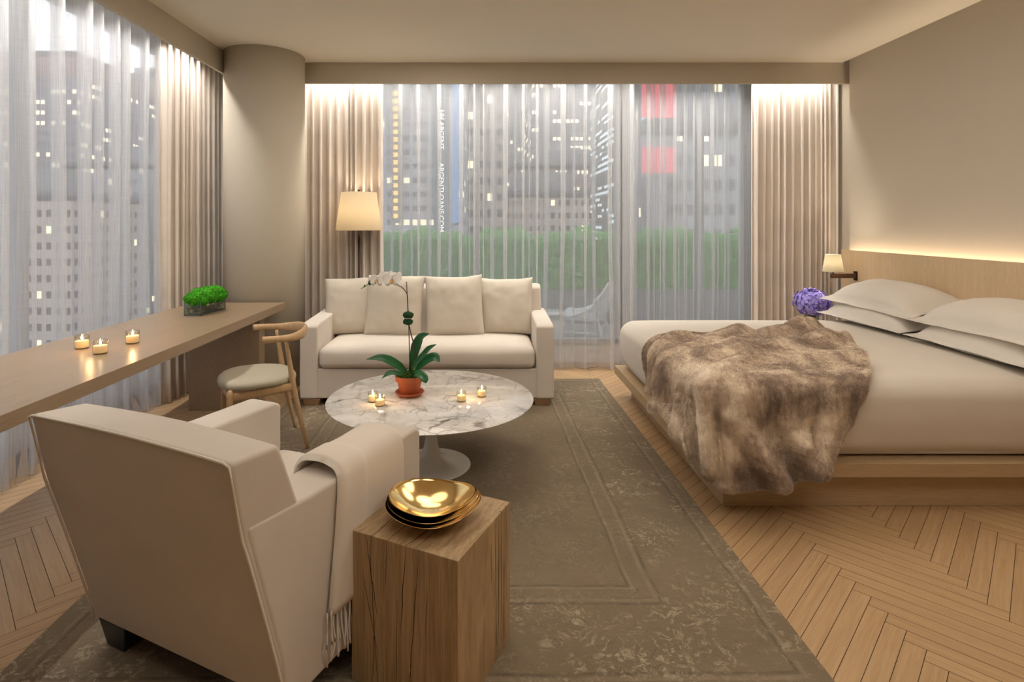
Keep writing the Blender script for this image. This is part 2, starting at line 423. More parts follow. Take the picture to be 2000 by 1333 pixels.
def petal():
    m = M('white_petal'); d = m.n('BsdfDiffuse'); d.inputs[0].default_value = (.96, .95, .93, 1); t = m.n('BsdfTranslucent'); t.inputs[0].default_value = (.96, .95, .92, 1)
    a = m.n('MixShader'); a.inputs[0].default_value = .35; m.l(d.outputs[0], a.inputs[1]).l(t.outputs[0], a.inputs[2]).l(a.outputs[0], m.out.inputs[0]); return m.m
MAT['petal'] = petal()
MAT['lip'] = M('orchid_lip').base((.75, .42, .12), .5).m
MAT['terracotta'] = M('terracotta').base((.44, .115, .045), .75).m
MAT['mossball'] = leafmat('dark_moss', (.012, .05, .018), (.02, .09, .03), .9)
MAT['potmoss'] = leafmat('pot_moss', (.03, .09, .01), (.09, .17, .02), .9)
MAT['moss'] = leafmat('bright_moss', (.02, .20, .004), (.09, .46, .012), .9)
MAT['twig'] = M('twig_brown').base((.10, .075, .05), .8).m
MAT['violet'] = leafmat('violet_petal', (.24, .18, .72), (.56, .48, .95), .6)
MAT['vstem'] = M('flower_stem').base((.05, .16, .04), .5).m
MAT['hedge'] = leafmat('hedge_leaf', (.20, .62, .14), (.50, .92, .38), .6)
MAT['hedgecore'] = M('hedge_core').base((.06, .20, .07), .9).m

MAT['darkwall'] = plaster('back_wall_plaster', (.58, .54, .48))
# ================================================================== SETTING
def structure(name, ob): ob.name = name; ob['kind'] = 'structure'; return ob
XL, XR, YB, YF, ZC = -2.95, 3.365, 5.85, -2.4, 2.956     # left glass, right wall, back glass, wall behind the camera, ceiling
VZ, VY, VX = 2.759, 5.25, -2.27                       # valance underside, back valance face, left valance face
# floor: a dark sub-floor with every herringbone board on it, one mesh
def make_floor():
    rnd = random.Random(4); wdt = .064; L = 10; g = .0011/wdt
    V = []; Fc = []; UV = []; R = []
    ox, oy = 1.0515, 2.175
    s2 = math.sqrt(2)
    x0, x1, y0, y1 = XL, XR+.0, YF, YB
    for k in range(-220, 220):
        for j in range(-9, 9):
            for kind in (0, 1):
                bxx = k + j*L; byy = k - j*L
                if kind == 0: a0, a1, b0, b1 = bxx, bxx+L, byy, byy+1
                else: a0, a1, b0, b1 = bxx+L, bxx+L+1, byy+1-L, byy+1
                a0 += g; a1 -= g; b0 += g; b1 -= g
                P = [(a0, b0), (a1, b0), (a1, b1), (a0, b1)]
                W = [(ox+(a-b)*wdt/s2, oy+(a+b)*wdt/s2) for a, b in P]
                xs = [p[0] for p in W]; ys = [p[1] for p in W]
                if max(xs) < x0 or min(xs) > x1 or max(ys) < y0 or min(ys) > y1: continue
                W = [(min(x1, max(x0, p[0])), min(y1, max(y0, p[1]))) for p in W]
                n = len(V); V += [(p[0], p[1], 0.0) for p in W]
                Fc.append((n+3, n+2, n+1, n)) if False else Fc.append((n, n+1, n+2, n+3))
                ru, rv = rnd.random()*20, rnd.random()*20
                if kind == 0: uv = [(ru, rv), (ru+.64, rv), (ru+.64, rv+.064), (ru, rv+.064)]
                else: uv = [(ru, rv), (ru, rv+.064), (ru+.64, rv+.064), (ru+.64, rv)]
                UV += uv; R.append(rnd.random())
    nb = len(Fc)
    n = len(V); V += [(x0, y0, -.002), (x1, y0, -.002), (x1, y1, -.002), (x0, y1, -.002)]; Fc.append((n, n+1, n+2, n+3))
    n = len(V); V += [(x0, y0, -.2), (x1, y0, -.2), (x1, y1, -.2), (x0, y1, -.2)]; Fc.append((n+3, n+2, n+1, n))
    UV += [(0, 0)]*8; R += [.5, .5]
    ob = mesh('floor', V, Fc, MAT['parquet'], smooth=False); me = ob.data
    me.materials.append(MAT['gap'])
    uvl = me.uv_layers.new(name='UVMap'); uvl.data.foreach_set('uv', [c for p in UV for c in p])
    at = me.attributes.new('rnd', 'FLOAT', 'FACE'); at.data.foreach_set('value', R)
    for p in me.polygons[nb:]: p.material_index = 1
    ob['kind'] = 'structure'
make_floor()
structure('ceiling', mesh('ceiling', *bx(VX, XR, YF, VY, ZC, ZC+.2), MAT['ceil'], smooth=False))
structure('ceiling_cove', mesh('ceiling_cove', [*MB().add(*bx(XL-.1, XR+.15, VY-.0, YB+.1, 3.02, 3.2)).add(*bx(XL-.1, VX-.0, YF, VY, 3.02, 3.2)).V],
          MB().add(*bx(0,1,0,1,0,1)).add(*bx(0,1,0,1,0,1)).F, MAT['ceil'], smooth=False))
structure('wall_right', mesh('wall_right', *bx(XR, XR+.15, YF, 5.16, -.05, ZC+.1), MAT['wall'], smooth=False))
structure('wall_right_recess', mesh('wall_right_recess', *bx(XR+.10, XR+.2, 5.16, YB, 0, 3.1), MAT['wall'], smooth=False))
structure('wall_front', mesh('wall_front', *bx(XL, XR, YF-.15, YF, -.05, 3.1), MAT['darkwall'], smooth=False))
structure('trim_1', mesh('trim_1', *bx(VX-.03, XR+.1, VY, VY+.03, VZ, 3.03), MAT['wall'], smooth=False))
structure('trim_2', mesh('trim_2', *bx(VX-.03, VX, YF, VY, VZ, 3.03), MAT['wall'], smooth=False))
structure('wall_left_blocker', mesh('wall_left_blocker', *bx(XL-.15, XL+.02, YF, 1.5, -.05, 3.1), MAT['wall'], smooth=False))  # unseen wall, added to keep unfiltered daylight off the foreground
# column
CX, CY, CR = -1.975, 5.06, .345
structure('column', mesh('column', *lathe([(CR, 0), (CR, ZC)], 72, (CX, CY, 0)), MAT['column']))
# glazing: back window band with a door, left window band
def window(name, pts, z0, z1, mull, bars=(), fr=.05, dep=.08, sill=True):
    """pts: two floor corners; mull: positions 0..1 of the uprights"""
    (xa, ya), (xb, yb) = pts; L = math.hypot(xb-xa, yb-ya); ang = math.atan2(yb-ya, xb-xa)
    root = bpy.data.objects.new(name, None); COL.objects.link(root); root.location = (xa, ya, 0); root.rotation_euler = (0, 0, ang)
    root['kind'] = 'structure'
    f = MB()
    for t, wd in mull: f.add(*bx(t*L-wd/2, t*L+wd/2, -dep/2, dep/2, z0, z1))
    f.add(*bx(0, L, -dep/2, dep/2, z1-fr, z1)); f.add(*bx(0, L, -dep/2, dep/2, z0, z0+fr))
    for a, b, z, wd in bars: f.add(*bx(a*L, b*L, -dep/2, dep/2, z-wd/2, z+wd/2))
    f.build('window_frame', MAT['frame'], root, smooth=False)
    ms = sorted(mull)
    for (a, wa), (b, wb) in zip(ms[:-1], ms[1:]):
        mesh('glass_pane', *bx(a*L+wa/2, b*L-wb/2, -.006, .006, z0+fr, z1-fr), MAT['glass'], root, smooth=False)
    if sill: mesh('window_sill', *bx(0, L, -.02, .12, 0, z0), MAT['white'], root, smooth=False)
    return root
window('window_1', ((XL, YB), (1.42, YB)), .20, 3.02, [(.005, .05), (.33, .07), (.66, .05), (.995, .07)])
window('door_1', ((1.42, YB), (2.75, YB)), .20, 3.02, [(.03, .09), (.97, .07)], fr=.09)
window('window_2', ((2.75, YB), (3.5, YB)), .20, 3.02, [(.03, .05), (.97, .05)])
window('window_3', ((XL, 1.5), (XL, YB-.06)), .20, 3.02, [(.005, .05), (.24, .06), (.48, .06), (.72, .06), (.995, .05)])

# ================================================================== CURTAINS
def curtain(name, A, B, folds, amp, z0, z1, mat, label, cat_, seed=1, tang=.35, wander=.25, flare=0.0, thick=False, group=None):
    """pleated cloth from A to B (floor points); omega folds of uneven width, the hem wanders"""
    r = random.Random(seed); A = np.array(A, float); B = np.array(B, float); L = np.linalg.norm(B-A); d = (B-A)/L; nrm = np.array([-d[1], d[0]])
    W = [r.uniform(.45, 1.6) for _ in range(folds)]; tot = sum(W); K = [w/tot for w in W]
    amps = [amp*r.uniform(.55, 1.15) for _ in range(folds+1)]
    sub = 18; nz = 16
    S_ = []; c = 0
    for i, k in enumerate(K):
        for j in range(sub):
            u = j/sub; a = amps[i]*(1-u)+amps[i+1]*u
            S_.append((c+k*u, 2*PI*u, a, k*L, i))
        c += k
    S_.append((1, 0, amps[-1], K[-1]*L, folds-1))
    V = []; Fc = []
    ph = [r.uniform(-1, 1) for _ in range(folds+1)]
    for iz in range(nz+1):
        t = iz/nz; z = z0+(z1-z0)*t
        for (s, p, a, wdt, i) in S_:
            loose = (1-t)*wander
            sh = .35*wdt*loose*N3(s*folds*.45+seed*7, z*.5, seed)*2
            aa = a*(1+.35*(1-t)*N3(s*folds*.6, z*.7, seed*3.1)+flare*(1-t))
            off = aa*math.sin(p) + .25*amp*N3(s*folds*.25, z*.4, seed+9)
            tg = wdt*tang*math.sin(2*p)*(.75+.25*t) + sh
            pt = A + d*(s*L+tg) + nrm*off
            zz = z + (0.006*N3(s*30, seed, 2) if iz == 0 else 0)
            V.append((pt[0], pt[1], zz))
    m = len(S_)
    for i in range(nz):
        for j in range(m-1): Fc.append((i*m+j, i*m+j+1, (i+1)*m+j+1, (i+1)*m+j))
    c0 = Vector((float(A[0]+B[0])/2, float(A[1]+B[1])/2, z0)); V = [(x-c0[0], y-c0[1], z-c0[2]) for x, y, z in V]
    ob = mesh(name, V, Fc, mat, loc=c0)
    tag(ob, label, cat_, group)
    if thick:
        so = ob.modifiers.new('s', 'SOLIDIFY'); so.thickness = .003
    return ob
curtain('sheer_curtain', (-1.10, 5.55), (1.49, 5.55), 14, .085, .02, 2.99, MAT['sheer'], 'wide translucent white sheer curtain hanging behind the sofa', 'curtain', 3, tang=.21)
curtain('sheer_curtain', (1.42, 5.72), (2.76, 5.72), 10, .055, .02, 2.99, MAT['sheer'], 'translucent grey-white sheer curtain hanging behind the bed foot', 'curtain', 8, tang=.24)
curtain('sheer_curtain', (-2.62, 1.45), (-2.62, 4.45), 17, .080, .02, 2.99, MAT['sheer'], 'long translucent sheer curtain over the window behind the desk', 'curtain', 12, tang=.21)
curtain('drape', (-1.78, 5.47), (-.98, 5.47), 11, .060, .015, 2.98, MAT['drape'], 'opaque beige pleated drape behind the floor lamp', 'curtain', 5, tang=.26, wander=.15, thick=True)
curtain('drape', (2.62, 5.47), (3.44, 5.47), 13, .055, .015, 2.98, MAT['drape'], 'opaque beige pleated drape beside the bed headboard', 'curtain', 21, tang=.26, wander=.15, thick=True)
curtain('drape', (-2.56, 4.44), (-2.56, 5.52), 12, .060, .015, 2.98, MAT['drape'], 'opaque beige pleated drape between desk window and round column', 'curtain', 33, tang=.26, wander=.15, thick=True)

# ================================================================== RUG
rug = bbox('area_rug', (-1.325, 1.325, -1.745, 1.745, 0, .012), .005, MAT['rug'], loc=(-.24, 3.43, .0), seg=2)
tag(rug, 'large faded taupe rug with worn floral pattern under the sofa and marble table', 'rug')
rug.rotation_euler = (0, 0, math.radians(.6))
RZ = .012

# ================================================================== SOFA
def make_sofa():
    t = thing('sofa', 'cream linen three-seat sofa against the sheer curtain', 'sofa', (-.448, 4.40, RZ))
    W = 1.0; D = .78; m = MAT['sofa']
    # local: x -1..1, y 0 front .. .78 back
    bbox('base', (-W+.02, W-.02, .015, D-.02, .055, .29), .012, m, t)
    # arms slope up towards the back
    for s in (-1, 1):
        poly = [(0, .055), (0, .625), (.04, .640), (D-.12, .665), (D-.02, .66), (D-.02, .055)]
        V, Fc = prism(poly, s*W if s < 0 else W-.14, -W+.14 if s < 0 else W)
        bsolid('arm', V, Fc, .016, m, t, seg=4)
    poly = [(D-.27, .25), (D-.13, .855), (D-.09, .885), (D-.01, .885), (D+.0, .86), (D-.005, .055), (D-.27, .055)]
    V, Fc = prism(poly, -W+.04, W-.04); bsolid('backrest', V, Fc, .016, m, t, seg=4)
    def puff(x, y, z):
        u, v = x/.86, y/.31
        c = max(0, 1-u**4)*max(0, 1-v**4)
        return (x, y - (.012*max(0, 1-(z/.085)**2)*(1-u**6) if y < 0 else 0), z + (.030 if z > 0 else -.0)*c*(abs(z)/.085) + .003*N3(x*5, y*5, 1))
    soft('seat_cushion', (.852, .31, .083), .05, m, t, (0, .30, .374), (26, 12, 3), puff)
    # welt lines of the seat cushion
    for z in (.29+.012, .29+.152):
        P = [(-.835, .04, z), (-.80, .004, z), (-.4, -.006, z), (0, -.008, z), (.4, -.006, z), (.80, .004, z), (.835, .04, z)]
    for (x, y) in ((-W+.09, .07), (W-.09, .07), (-W+.09, D-.09), (W-.09, D-.09)):
        V, Fc = hull([(x-.055, y-.055, 0), (x+.055, y-.055, 0), (x+.055, y+.055, 0), (x-.055, y+.055, 0),
                      (x-.068, y-.062, .055), (x+.068, y-.062, .055), (x+.068, y+.062, .055), (x-.068, y+.062, .055)])
        bsolid('foot', V, Fc, .003, MAT['footoak'], t)
    return t
make_sofa()
def pillow_mesh(w, h, th, flange=0.0, n=26, pinch=.04, seed=0, sag=0.0):
    V = []; Fc = []
    def side(sg):
        base = len(V)
        for j in range(n+1):
            for i in range(n+1):
                u = -1+2*i/n; v = -1+2*j/n
                fu = 1-pinch*(1-u*u)*abs(v)**1.5*.0; 
                x = u*w/2*(1-pinch*(1-abs(v)**2)*abs(u)**3); z = v*h/2*(1-pinch*(1-abs(u)**2)*abs(v)**3)
                if flange:
                    uu = min(1, abs(u)/(1-flange*2/w)); vv = min(1, abs(v)/(1-flange*2/h))
                else: uu, vv = abs(u), abs(v)
                prof = (max(0, 1-uu**2.6)**.55)*(max(0, 1-vv**2.6)**.55)
                t = th/2*prof + .002
                t *= 1+.10*N3(u*1.7+seed, v*1.7, seed*2)
                edge = .006*N3(u*4+seed, v*4, 5+seed)
                V.append((x, sg*t+edge, z + .01*N3(u*1.2, v*1.2, seed)))
        for j in range(n):
            for i in range(n):
                q = (base+j*(n+1)+i, base+j*(n+1)+i+1, base+(j+1)*(n+1)+i+1, base+(j+1)*(n+1)+i)
                Fc.append(q if sg < 0 else q[::-1])
    side(-1); side(1)
    m = n+1; K = m*m
    ring = [i for i in range(n)] + [n+j*m for j in range(n)] + [n*m+n-i for i in range(n)] + [(n-j)*m for j in range(n)]
    for a, b in zip(ring, ring[1:]+ring[:1]): Fc.append((a, a+K, b+K, b))
    return V, Fc
# sofa pillows: x centre, y, size, tilt, roll
for i, (x, y, w_, h_, yaw, roll, lab) in enumerate([
    (-1.155, 4.955, .50, .50, 4, -1.5, 'square cream cushion at the left end of the sofa, partly behind the next'),
    (-.775, 4.865, .50, .53, -3, 1.5, 'square cream cushion on the sofa directly behind the orchid stem'),
    (-.255, 4.865, .50, .53, 3, -2, 'square cream cushion on the sofa, third from the left'),
    (.195, 4.955, .48, .50, -4, -1, 'square cream cushion at the right end of the sofa beside the arm')]):
    ob = mesh('cushion', *pillow_mesh(w_, h_, .17, 0, seed=i*3.7), MAT['pillow'], loc=(x, y, .475+h_/2*.975))
    ob.rotation_euler = (math.radians(-13), math.radians(roll), math.radians(yaw))
    tag(ob, lab, 'cushion', 'cream cushions on the sofa')

# ================================================================== ARMCHAIR, throw
ARM_O = (-.934, 1.728); ARM_R = math.radians(-24.8)
def make_armchair():
    t = thing('armchair', 'cream linen armchair seen from behind with a pale throw on one arm', 'armchair', (ARM_O[0], ARM_O[1], RZ), ARM_R)
    m = MAT['arm']; H = .435; D = .70; zb = .095
    # base with front rail
    bbox('base', (-H+.02, H-.02, .03, D-.03, zb, .30), .012, m, t)
    # leaning back with curved faces
    def back():
        nx, nz = 24, 20; V = []; Fc = []
        def hwf(z): return H - .004 - .014*max(0, (z-.6)/.265)
        def yo(z, x):  # outer face: leans out with a light concave sweep
            tt = (z-zb)/(.865-zb); return -.222*tt**1.10 - .010*math.cos(x/H*PI/2)*math.sin(PI*min(1, tt))
        def sh(z): return .045*max(0, (z-.64)/.225)
        def th(z): return .16 + .10*(max(0, .865-z)/.5)
        for j in range(nz+1):
            z = zb+(.865-zb)*j/nz; hw = hwf(z)
            for i in range(nx+1):
                x = -hw+2*hw*i/nx; V.append((x+sh(z), yo(z, x), z + (.008*math.cos(x/H*PI/2) if j == nz else 0)))
        K = len(V)
        for j in range(nz+1):
            z = zb+(.865-zb)*j/nz; hw = hwf(z)
            for i in range(nx+1):
                x = -hw+2*hw*i/nx
                crown = .022*math.cos(x/H*PI/2)*math.sin(PI*min(1, max(0, (z-.35)/.62)))
                V.append((x+sh(z), yo(z, x)+th(z)+crown, z - .012*(j == nz) + (.008*math.cos(x/H*PI/2) if j == nz else 0)))
        m_ = nx+1
        for j in range(nz):
            for i in range(nx):
                a = j*m_+i; Fc.append((a, a+1, a+m_+1, a+m_)); Fc.append((K+a, K+a+m_, K+a+m_+1, K+a+1))
            a = j*m_; Fc.append((a, a+m_, K+a+m_, K+a)); a = j*m_+nx; Fc.append((a, K+a, K+a+m_, a+m_))
        for i in range(nx):
            a = nz*m_+i; Fc.append((a, a+1, K+a+1, K+a)); Fc.append((i, K+i, K+i+1, i+1))
        ob = mesh('backrest', V, Fc, m, t, smooth=True)
        bm = bmesh.new(); bm.from_mesh(ob.data); bmesh.ops.recalc_face_normals(bm, faces=bm.faces[:])
        for e in bm.edges:
            if len(e.link_faces) == 2 and e.calc_face_angle() > .7: e.smooth = True
        bm.to_mesh(ob.data); bm.free()
        bv = ob.modifiers.new('b', 'BEVEL'); bv.width = .016; bv.segments = 4; bv.limit_method = 'ANGLE'; bv.angle_limit = .7
        autosmooth(ob)
        # piping around the outer back panel
        P = []
        hw = lambda z: hwf(z)+.003
        zs = [zb+(.855-zb)*k/14 for k in range(15)]
        for s in (-1, 1):
            pass
        L_ = [(-hw(z)+.002, yo(z, -hw(z))-.001, z) for z in zs]; R_ = [(hw(z)-.002, yo(z, hw(z))-.001, z) for z in reversed(zs)]
        T_ = [(x, yo(.865, x)+.001, .862+.008*math.cos(x/H*PI/2)) for x in np.linspace(-hw(.865)+.02, hw(.865)-.02, 12)]
        mesh('piping', *tube([(x+sh(z), y, z) for x, y, z in L_+T_+R_], .0038, 6), MAT['piping'], t)
    back()
    def arm(s):
        yb = lambda z: -.222*((z-zb)/.77)**1.10
        poly = [(.0, zb)] + [(yb(z)+.012, z) for z in (.25, .4, .55)] + [(yb(.655)+.012, .668), (.02, .655), (.10, .648), (.4, .65), (D-.03, .652), (D, .635), (D, zb)]
        x0, x1 = (-H, -H+.155) if s < 0 else (H-.155, H)
        V, Fc = prism(poly, x0, x1)
        bsolid('arm', V, Fc, .014, m, t, seg=4)
        # seam line along the outer top edge of the arm
    arm(-1); arm(1)
    def puff(x, y, z):
        c = max(0, 1-(x/.28)**4)*max(0, 1-(y/.30)**4)
        return (x, y, z+(.03*c*(z/.075) if z > 0 else 0))
    soft('seat_cushion', (.276, .30, .075), .045, m, t, (0, .40, .375), (12, 12, 3), puff)
    for (x, y) in ((-H+.085, .06), (H-.085, .06), (-H+.085, D-.07), (H-.085, D-.07)):
        V, Fc = hull([(x-.045, y-.04, 0), (x+.045, y-.04, 0), (x+.045, y+.045, 0), (x-.045, y+.045, 0),
                      (x-.07, y-.055, zb), (x+.07, y-.055, zb), (x+.07, y+.06, zb), (x-.07, y+.06, zb)])
        bsolid('leg', V, Fc, .004, MAT['black'], t)
    return t
make_armchair()
def make_throw():
    t = thing('throw_blanket', 'pale wool throw with fringe folded over the armchair arm', 'blanket', (ARM_O[0], ARM_O[1], RZ), ARM_R)
    # centre line of the folded cloth in (x,z)
    path = cat([(.262, .47), (.262, .56), (.262, .63), (.285, .672), (.335, .681), (.39, .679), (.425, .666), (.442, .62), (.443, .5), (.444, .38), (.445, .26)], 6)
    n = len(path); V = []; Fc = []; ny = 30; y0, y1 = .19, .57; th = .013
    for i, (x, z) in enumerate(path):
        a = path[max(0, i-1)]; b = path[min(n-1, i+1)]; dx, dz = b[0]-a[0], b[1]-a[1]; l = math.hypot(dx, dz); nx_, nz_ = -dz/l, dx/l
        fr = i/(n-1)
        ya = y0 + .035*math.sin(fr*PI*.9) - .05*fr**2 + .006*N3(fr*6, 1); yb_ = y1 - .01*fr + .006*N3(fr*5, 4)
        ring = []
        for k in range(ny+1): ring.append((ya+(yb_-ya)*k/ny, 1))
        for k in range(ny+1): ring.append((yb_-(yb_-ya)*k/ny, -1))
        for (y, s) in ring:
            u = (y-ya)/(yb_-ya); e = min(u, 1-u)*ny/2.2; tt = th*math.sqrt(max(0.0, 1-(1-min(1, e))**2))
            if u < .35: tt *= 1.25
            wv = .004*N3(y*9, fr*4, 3)
            off = (s*tt if s > 0 else s*min(tt, .006)) + wv + (.006 if s > 0 else 0)*0
            if s < 0: off = -.004 if tt > .001 else 0
            V.append((x+nx_*off*1.0, y, z+nz_*off))
    m = 2*(ny+1)
    # normals should face away from the arm
    for i in range(n-1):
        for k in range(m): Fc.append((i*m+k, (i+1)*m+k, (i+1)*m+(k+1) % m, i*m+(k+1) % m))
    Fc.append(tuple(range(m))); Fc.append(tuple((n-1)*m+k for k in reversed(range(m))))
    ob = mesh('cloth', V, Fc, MAT['throw'], t)
    bm = bmesh.new(); bm.from_mesh(ob.data); bmesh.ops.recalc_face_normals(bm, faces=bm.faces[:]); bm.to_mesh(ob.data); bm.free()
    r = random.Random(3); f = MB()
    for k in range(34):
        y = .145+.42*k/33 + r.uniform(-.003, .003); x = .448+r.uniform(-.004, .005)
        P = [(x, y, .275), (x+r.uniform(-.004, .004), y+r.uniform(-.004, .004), .22), (x+r.uniform(-.006, .008), y+r.uniform(-.007, .007), .17), (x+r.uniform(-.008, .012), y+r.uniform(-.012, .012), .10+r.uniform(0, .025))]
        f.add(*tube(cat(P, 3), .0032, 5))
    f.build('fringe', MAT['throw'], t)
make_throw()

# ================================================================== SIDE BLOCK, bowls
BL = math.radians(-25.6)
def make_block():
    # top corners: left (-.416,1.765) front (-.072,1.600)
    t = thing('block_side_table', 'square solid oak block side table with cracks beside the armchair', 'side table', (-.163, 1.855, RZ), BL)
    h = .19; ztop = .483-RZ
    bbox('block', (-h, h, -h, h, 0, ztop), .0025, MAT['block'], t, seg=2)
    r = random.Random(8); c = MB()
    def crack(P, wd):   # sliver of dark wood just proud of the face
        n = len(P); cc = MB()
        for i in range(n-1):
            a, b = Vector(P[i]), Vector(P[i+1]); nrm = face_n; s = (b-a).cross(nrm).normalized()
            wa = wd*math.sin(PI*min(1, max(.04, i/(n-1)))); wb = wd*math.sin(PI*min(1, max(.04, (i+1)/(n-1))))
            if i+1 == n-1: wb = wd*.05
            V = [a-s*wa, a+s*wa, b+s*wb, b-s*wb]
            cc.add([tuple(v+nrm*.0006) for v in V]+[tuple(v-nrm*.004) for v in V], [(0, 1, 2, 3), (0, 4, 5, 1), (2, 6, 7, 3), (1, 5, 6, 2), (3, 7, 4, 0)])
        cc.build('crack', MAT['crack'], t, smooth=False)
    face_n = Vector((0, -1, 0))          # front face: cracks run down and lean a little
    for (x, z0, z1, lean, wd) in [(-.135, .47, .22, .045, .0011), (-.12, .44, .02, .03, .0009), (-.055, .472, .33, -.006, .0008), (.012, .472, .20, -.018, .0013), (.058, .471, .02, -.035, .0010), (-.02, .30, .01, .0, .0008), (.09, .35, .22, -.01, .0006), (-.10, .22, .0, -.01, .0008), (-.15, .36, .12, .06, .0006), (.03, .16, .0, 0, .0008)]:
        P = [(x+lean*k/9+r.uniform(-.0018, .0018), -h, z0+(z1-z0)*k/9) for k in range(10)]; crack(P, wd)
    face_n = Vector((1, 0, 0))
    for (y, z0, z1, lean, wd) in [(.065, .455, .05, .012, .0012), (.095, .45, .02, -.006, .0016), (.115, .472, .10, .004, .0010), (.14, .46, .0, -.004, .0007), (.035, .40, .28, 0, .0005), (.155, .472, .15, 0, .0006)]:
        P = [(h, y+lean*k/9+r.uniform(-.001, .001), z0+(z1-z0)*k/9) for k in range(10)]; crack(P, wd)
    face_n = Vector((0, 0, 1))
    for (x, y0, y1, lean, wd) in [(-.108, -.19, -.07, -.01, .0011), (-.055, -.189, .19, .012, .0009), (.012, -.189, -.05, .02, .0014), (.048, -.189, .19, .02, .0010), (-.02, -.12, .18, .0, .0007), (.085, -.02, .19, -.01, .0008), (-.14, .02, .19, 0, .0009), (.0, .10, .19, 0, .0012)]:
        P = [(x+lean*k/9+r.uniform(-.0018, .0018), y0+(y1-y0)*k/9, ztop) for k in range(10)]; crack(P, wd)
make_block()
def bowl_mesh(R, depth, wav, ph, n=96, th=.0018, oval=.06, tilt=0):
    prof = [i/16 for i in range(17)]
    def pt(t, a, off):
        rr = R*(1+oval*math.cos(2*(a-ph))+wav*math.cos(3*(a-ph*1.7)))*t
        foot = .30
        z = depth*(t**2.3)*(1+.14*math.cos(2*a+ph)+.05*math.cos(3*a+.4)) 
        return (rr*math.cos(a), rr*math.sin(a), z+off)
    V = []; Fc = []
    for off in (th, 0):
        for t in prof:
            for i in range(n): V.append(pt(max(t, .004), 2*PI*i/n, off))
    m = len(prof)
    for s in (0, 1):
        b = s*m*n
        for j in range(m-1):
            for i in range(n):
                q = (b+j*n+i, b+j*n+(i+1) % n, b+(j+1)*n+(i+1) % n, b+(j+1)*n+i); Fc.append(q if s == 0 else q[::-1])
        Fc.append(tuple(b+i for i in range(n)) if s else tuple(b+i for i in reversed(range(n))))
    a = (m-1)*n; b = (2*m-1)*n
    for i in range(n): Fc.append((a+i, b+i, b+(i+1) % n, a+(i+1) % n))
    return V, Fc
for i, (R, dep, wav, ph, dx, dy, z, lab) in enumerate([
        (.148, .052, .02, .35, .006, -.010, .4845, 'shallow polished gold bowl at the bottom of the nested stack on the oak block'),
        (.143, .054, .025, .15, .002, -.003, .4905, 'middle polished gold bowl between two others on the oak block'),
        (.134, .058, .03, -.05, -.004, .008, .4965, 'topmost polished gold bowl with open reflecting hollow on the oak block')]):
    ob = mesh('gold_bowl', *bowl_mesh(R, dep, wav, ph), MAT['gold'], loc=(-.170+dx, 1.842+dy, z))
    tag(ob, lab, 'bowl', 'nested gold bowls on the oak block')

# ================================================================== MARBLE TABLE
TX, TY, TZ = -.314, 3.335, .417
def make_table():
    t = thing('pedestal_coffee_table', 'round white marble coffee table with flared white pedestal on the rug', 'coffee table', (TX, TY, RZ))
    R = .607; h = TZ-RZ
    mesh('marble_top', *lathe([(.001, h-.019), (R-.05, h-.019), (R-.022, h-.013), (R-.003, h-.004), (R, h-.0015), (R-.002, h), (.001, h)], 128), MAT['marble'], t)
    prof = [(.235, .0), (.236, .003), (.228, .008), (.19, .014), (.14, .024), (.095, .041), (.062, .068), (.044, .11), (.034, .17), (.031, .24), (.033, .30), (.042, .345), (.06, .370), (.085, .384), (.09, h-.0195)]
    mesh('pedestal', *lathe(cat([(r, z, 0) for r, z in prof], 4) and [(p[0], p[1]) for p in cat([(r, z, 0) for r, z in prof], 4)], 80), MAT['white'], t)
make_table()

# ================================================================== CANDLES
def make_candle(name, label, loc, r=.027, h=.058, group=None):
    t = thing(name, label, 'candle', loc, 0, group)
    g = [(r*.9, .0), (r*.98, .003), (r, .010), (r*1.02, h*.7), (r*1.03, h), (r*.96, h), (r*.94, .012), (r*.9, .006), (.001, .006)]
    mesh('glass_cup', *lathe(g, 28), MAT['cup'], t)
    mesh('wax', *lathe([(.001, .0065), (r*.90, .0065), (r*.93, .012), (r*.93, h*.60), (r*.88, h*.60+.001), (.002, h*.585)], 24), MAT['wax'], t)
    mesh('wick', *tube([(0, 0, h*.585), (.0005, 0, h*.585+.008)], .0007, 6), MAT['wick'], t)
    fl = [(.0006, h*.60+.004), (.0034, h*.60+.008), (.0048, h*.60+.013), (.0040, h*.60+.019), (.0018, h*.60+.027), (.0003, h*.60+.034)]
    mesh('flame', *lathe(fl, 12), MAT['flame'], t)
    return t
def at_z(px, py, z):
    s = 1.45-z; Y = F*s/(py-436); return ((px-945)*Y/F, Y, z)
c0 = make_candle('votive_candle', 'lit votive candle on the marble table, behind its neighbour left of the orchid', at_z(728, 785, TZ), group='lit candles on the marble table')
for px, py, lab in [(742, 793, 'lit votive candle on the marble table, in front of its neighbour left of the orchid'),
                    (901, 784, 'lit votive candle on the marble table right of the orchid, the nearer of two'),
                    (941, 775, 'lit votive candle on the marble table farthest right of the orchid')]:
    dup(c0, at_z(px, py, TZ), 0, lab)
DZ = .785
d0 = make_candle('votive_candle', 'lit votive candle on the desk, closest to the window side', at_z(160, 681, DZ), r=.034, h=.070, group='lit candles on the desk')
for px, py, lab in [(196, 691, 'lit votive candle on the desk, middle one nearest the desk front edge'),
                    (259, 671, 'lit votive candle on the desk, nearest the moss planter')]:
    dup(d0, at_z(px, py, DZ), 0, lab)
for px, py, z, h in [(735, 789, TZ, .06), (920, 780, TZ, .06), (175, 686, DZ, .075), (259, 671, DZ, .075)]:
    x, y, _ = at_z(px, py, z)
    point('candle_light', (x, y, z+h+.02), .45, (1, .55, .22), .01)
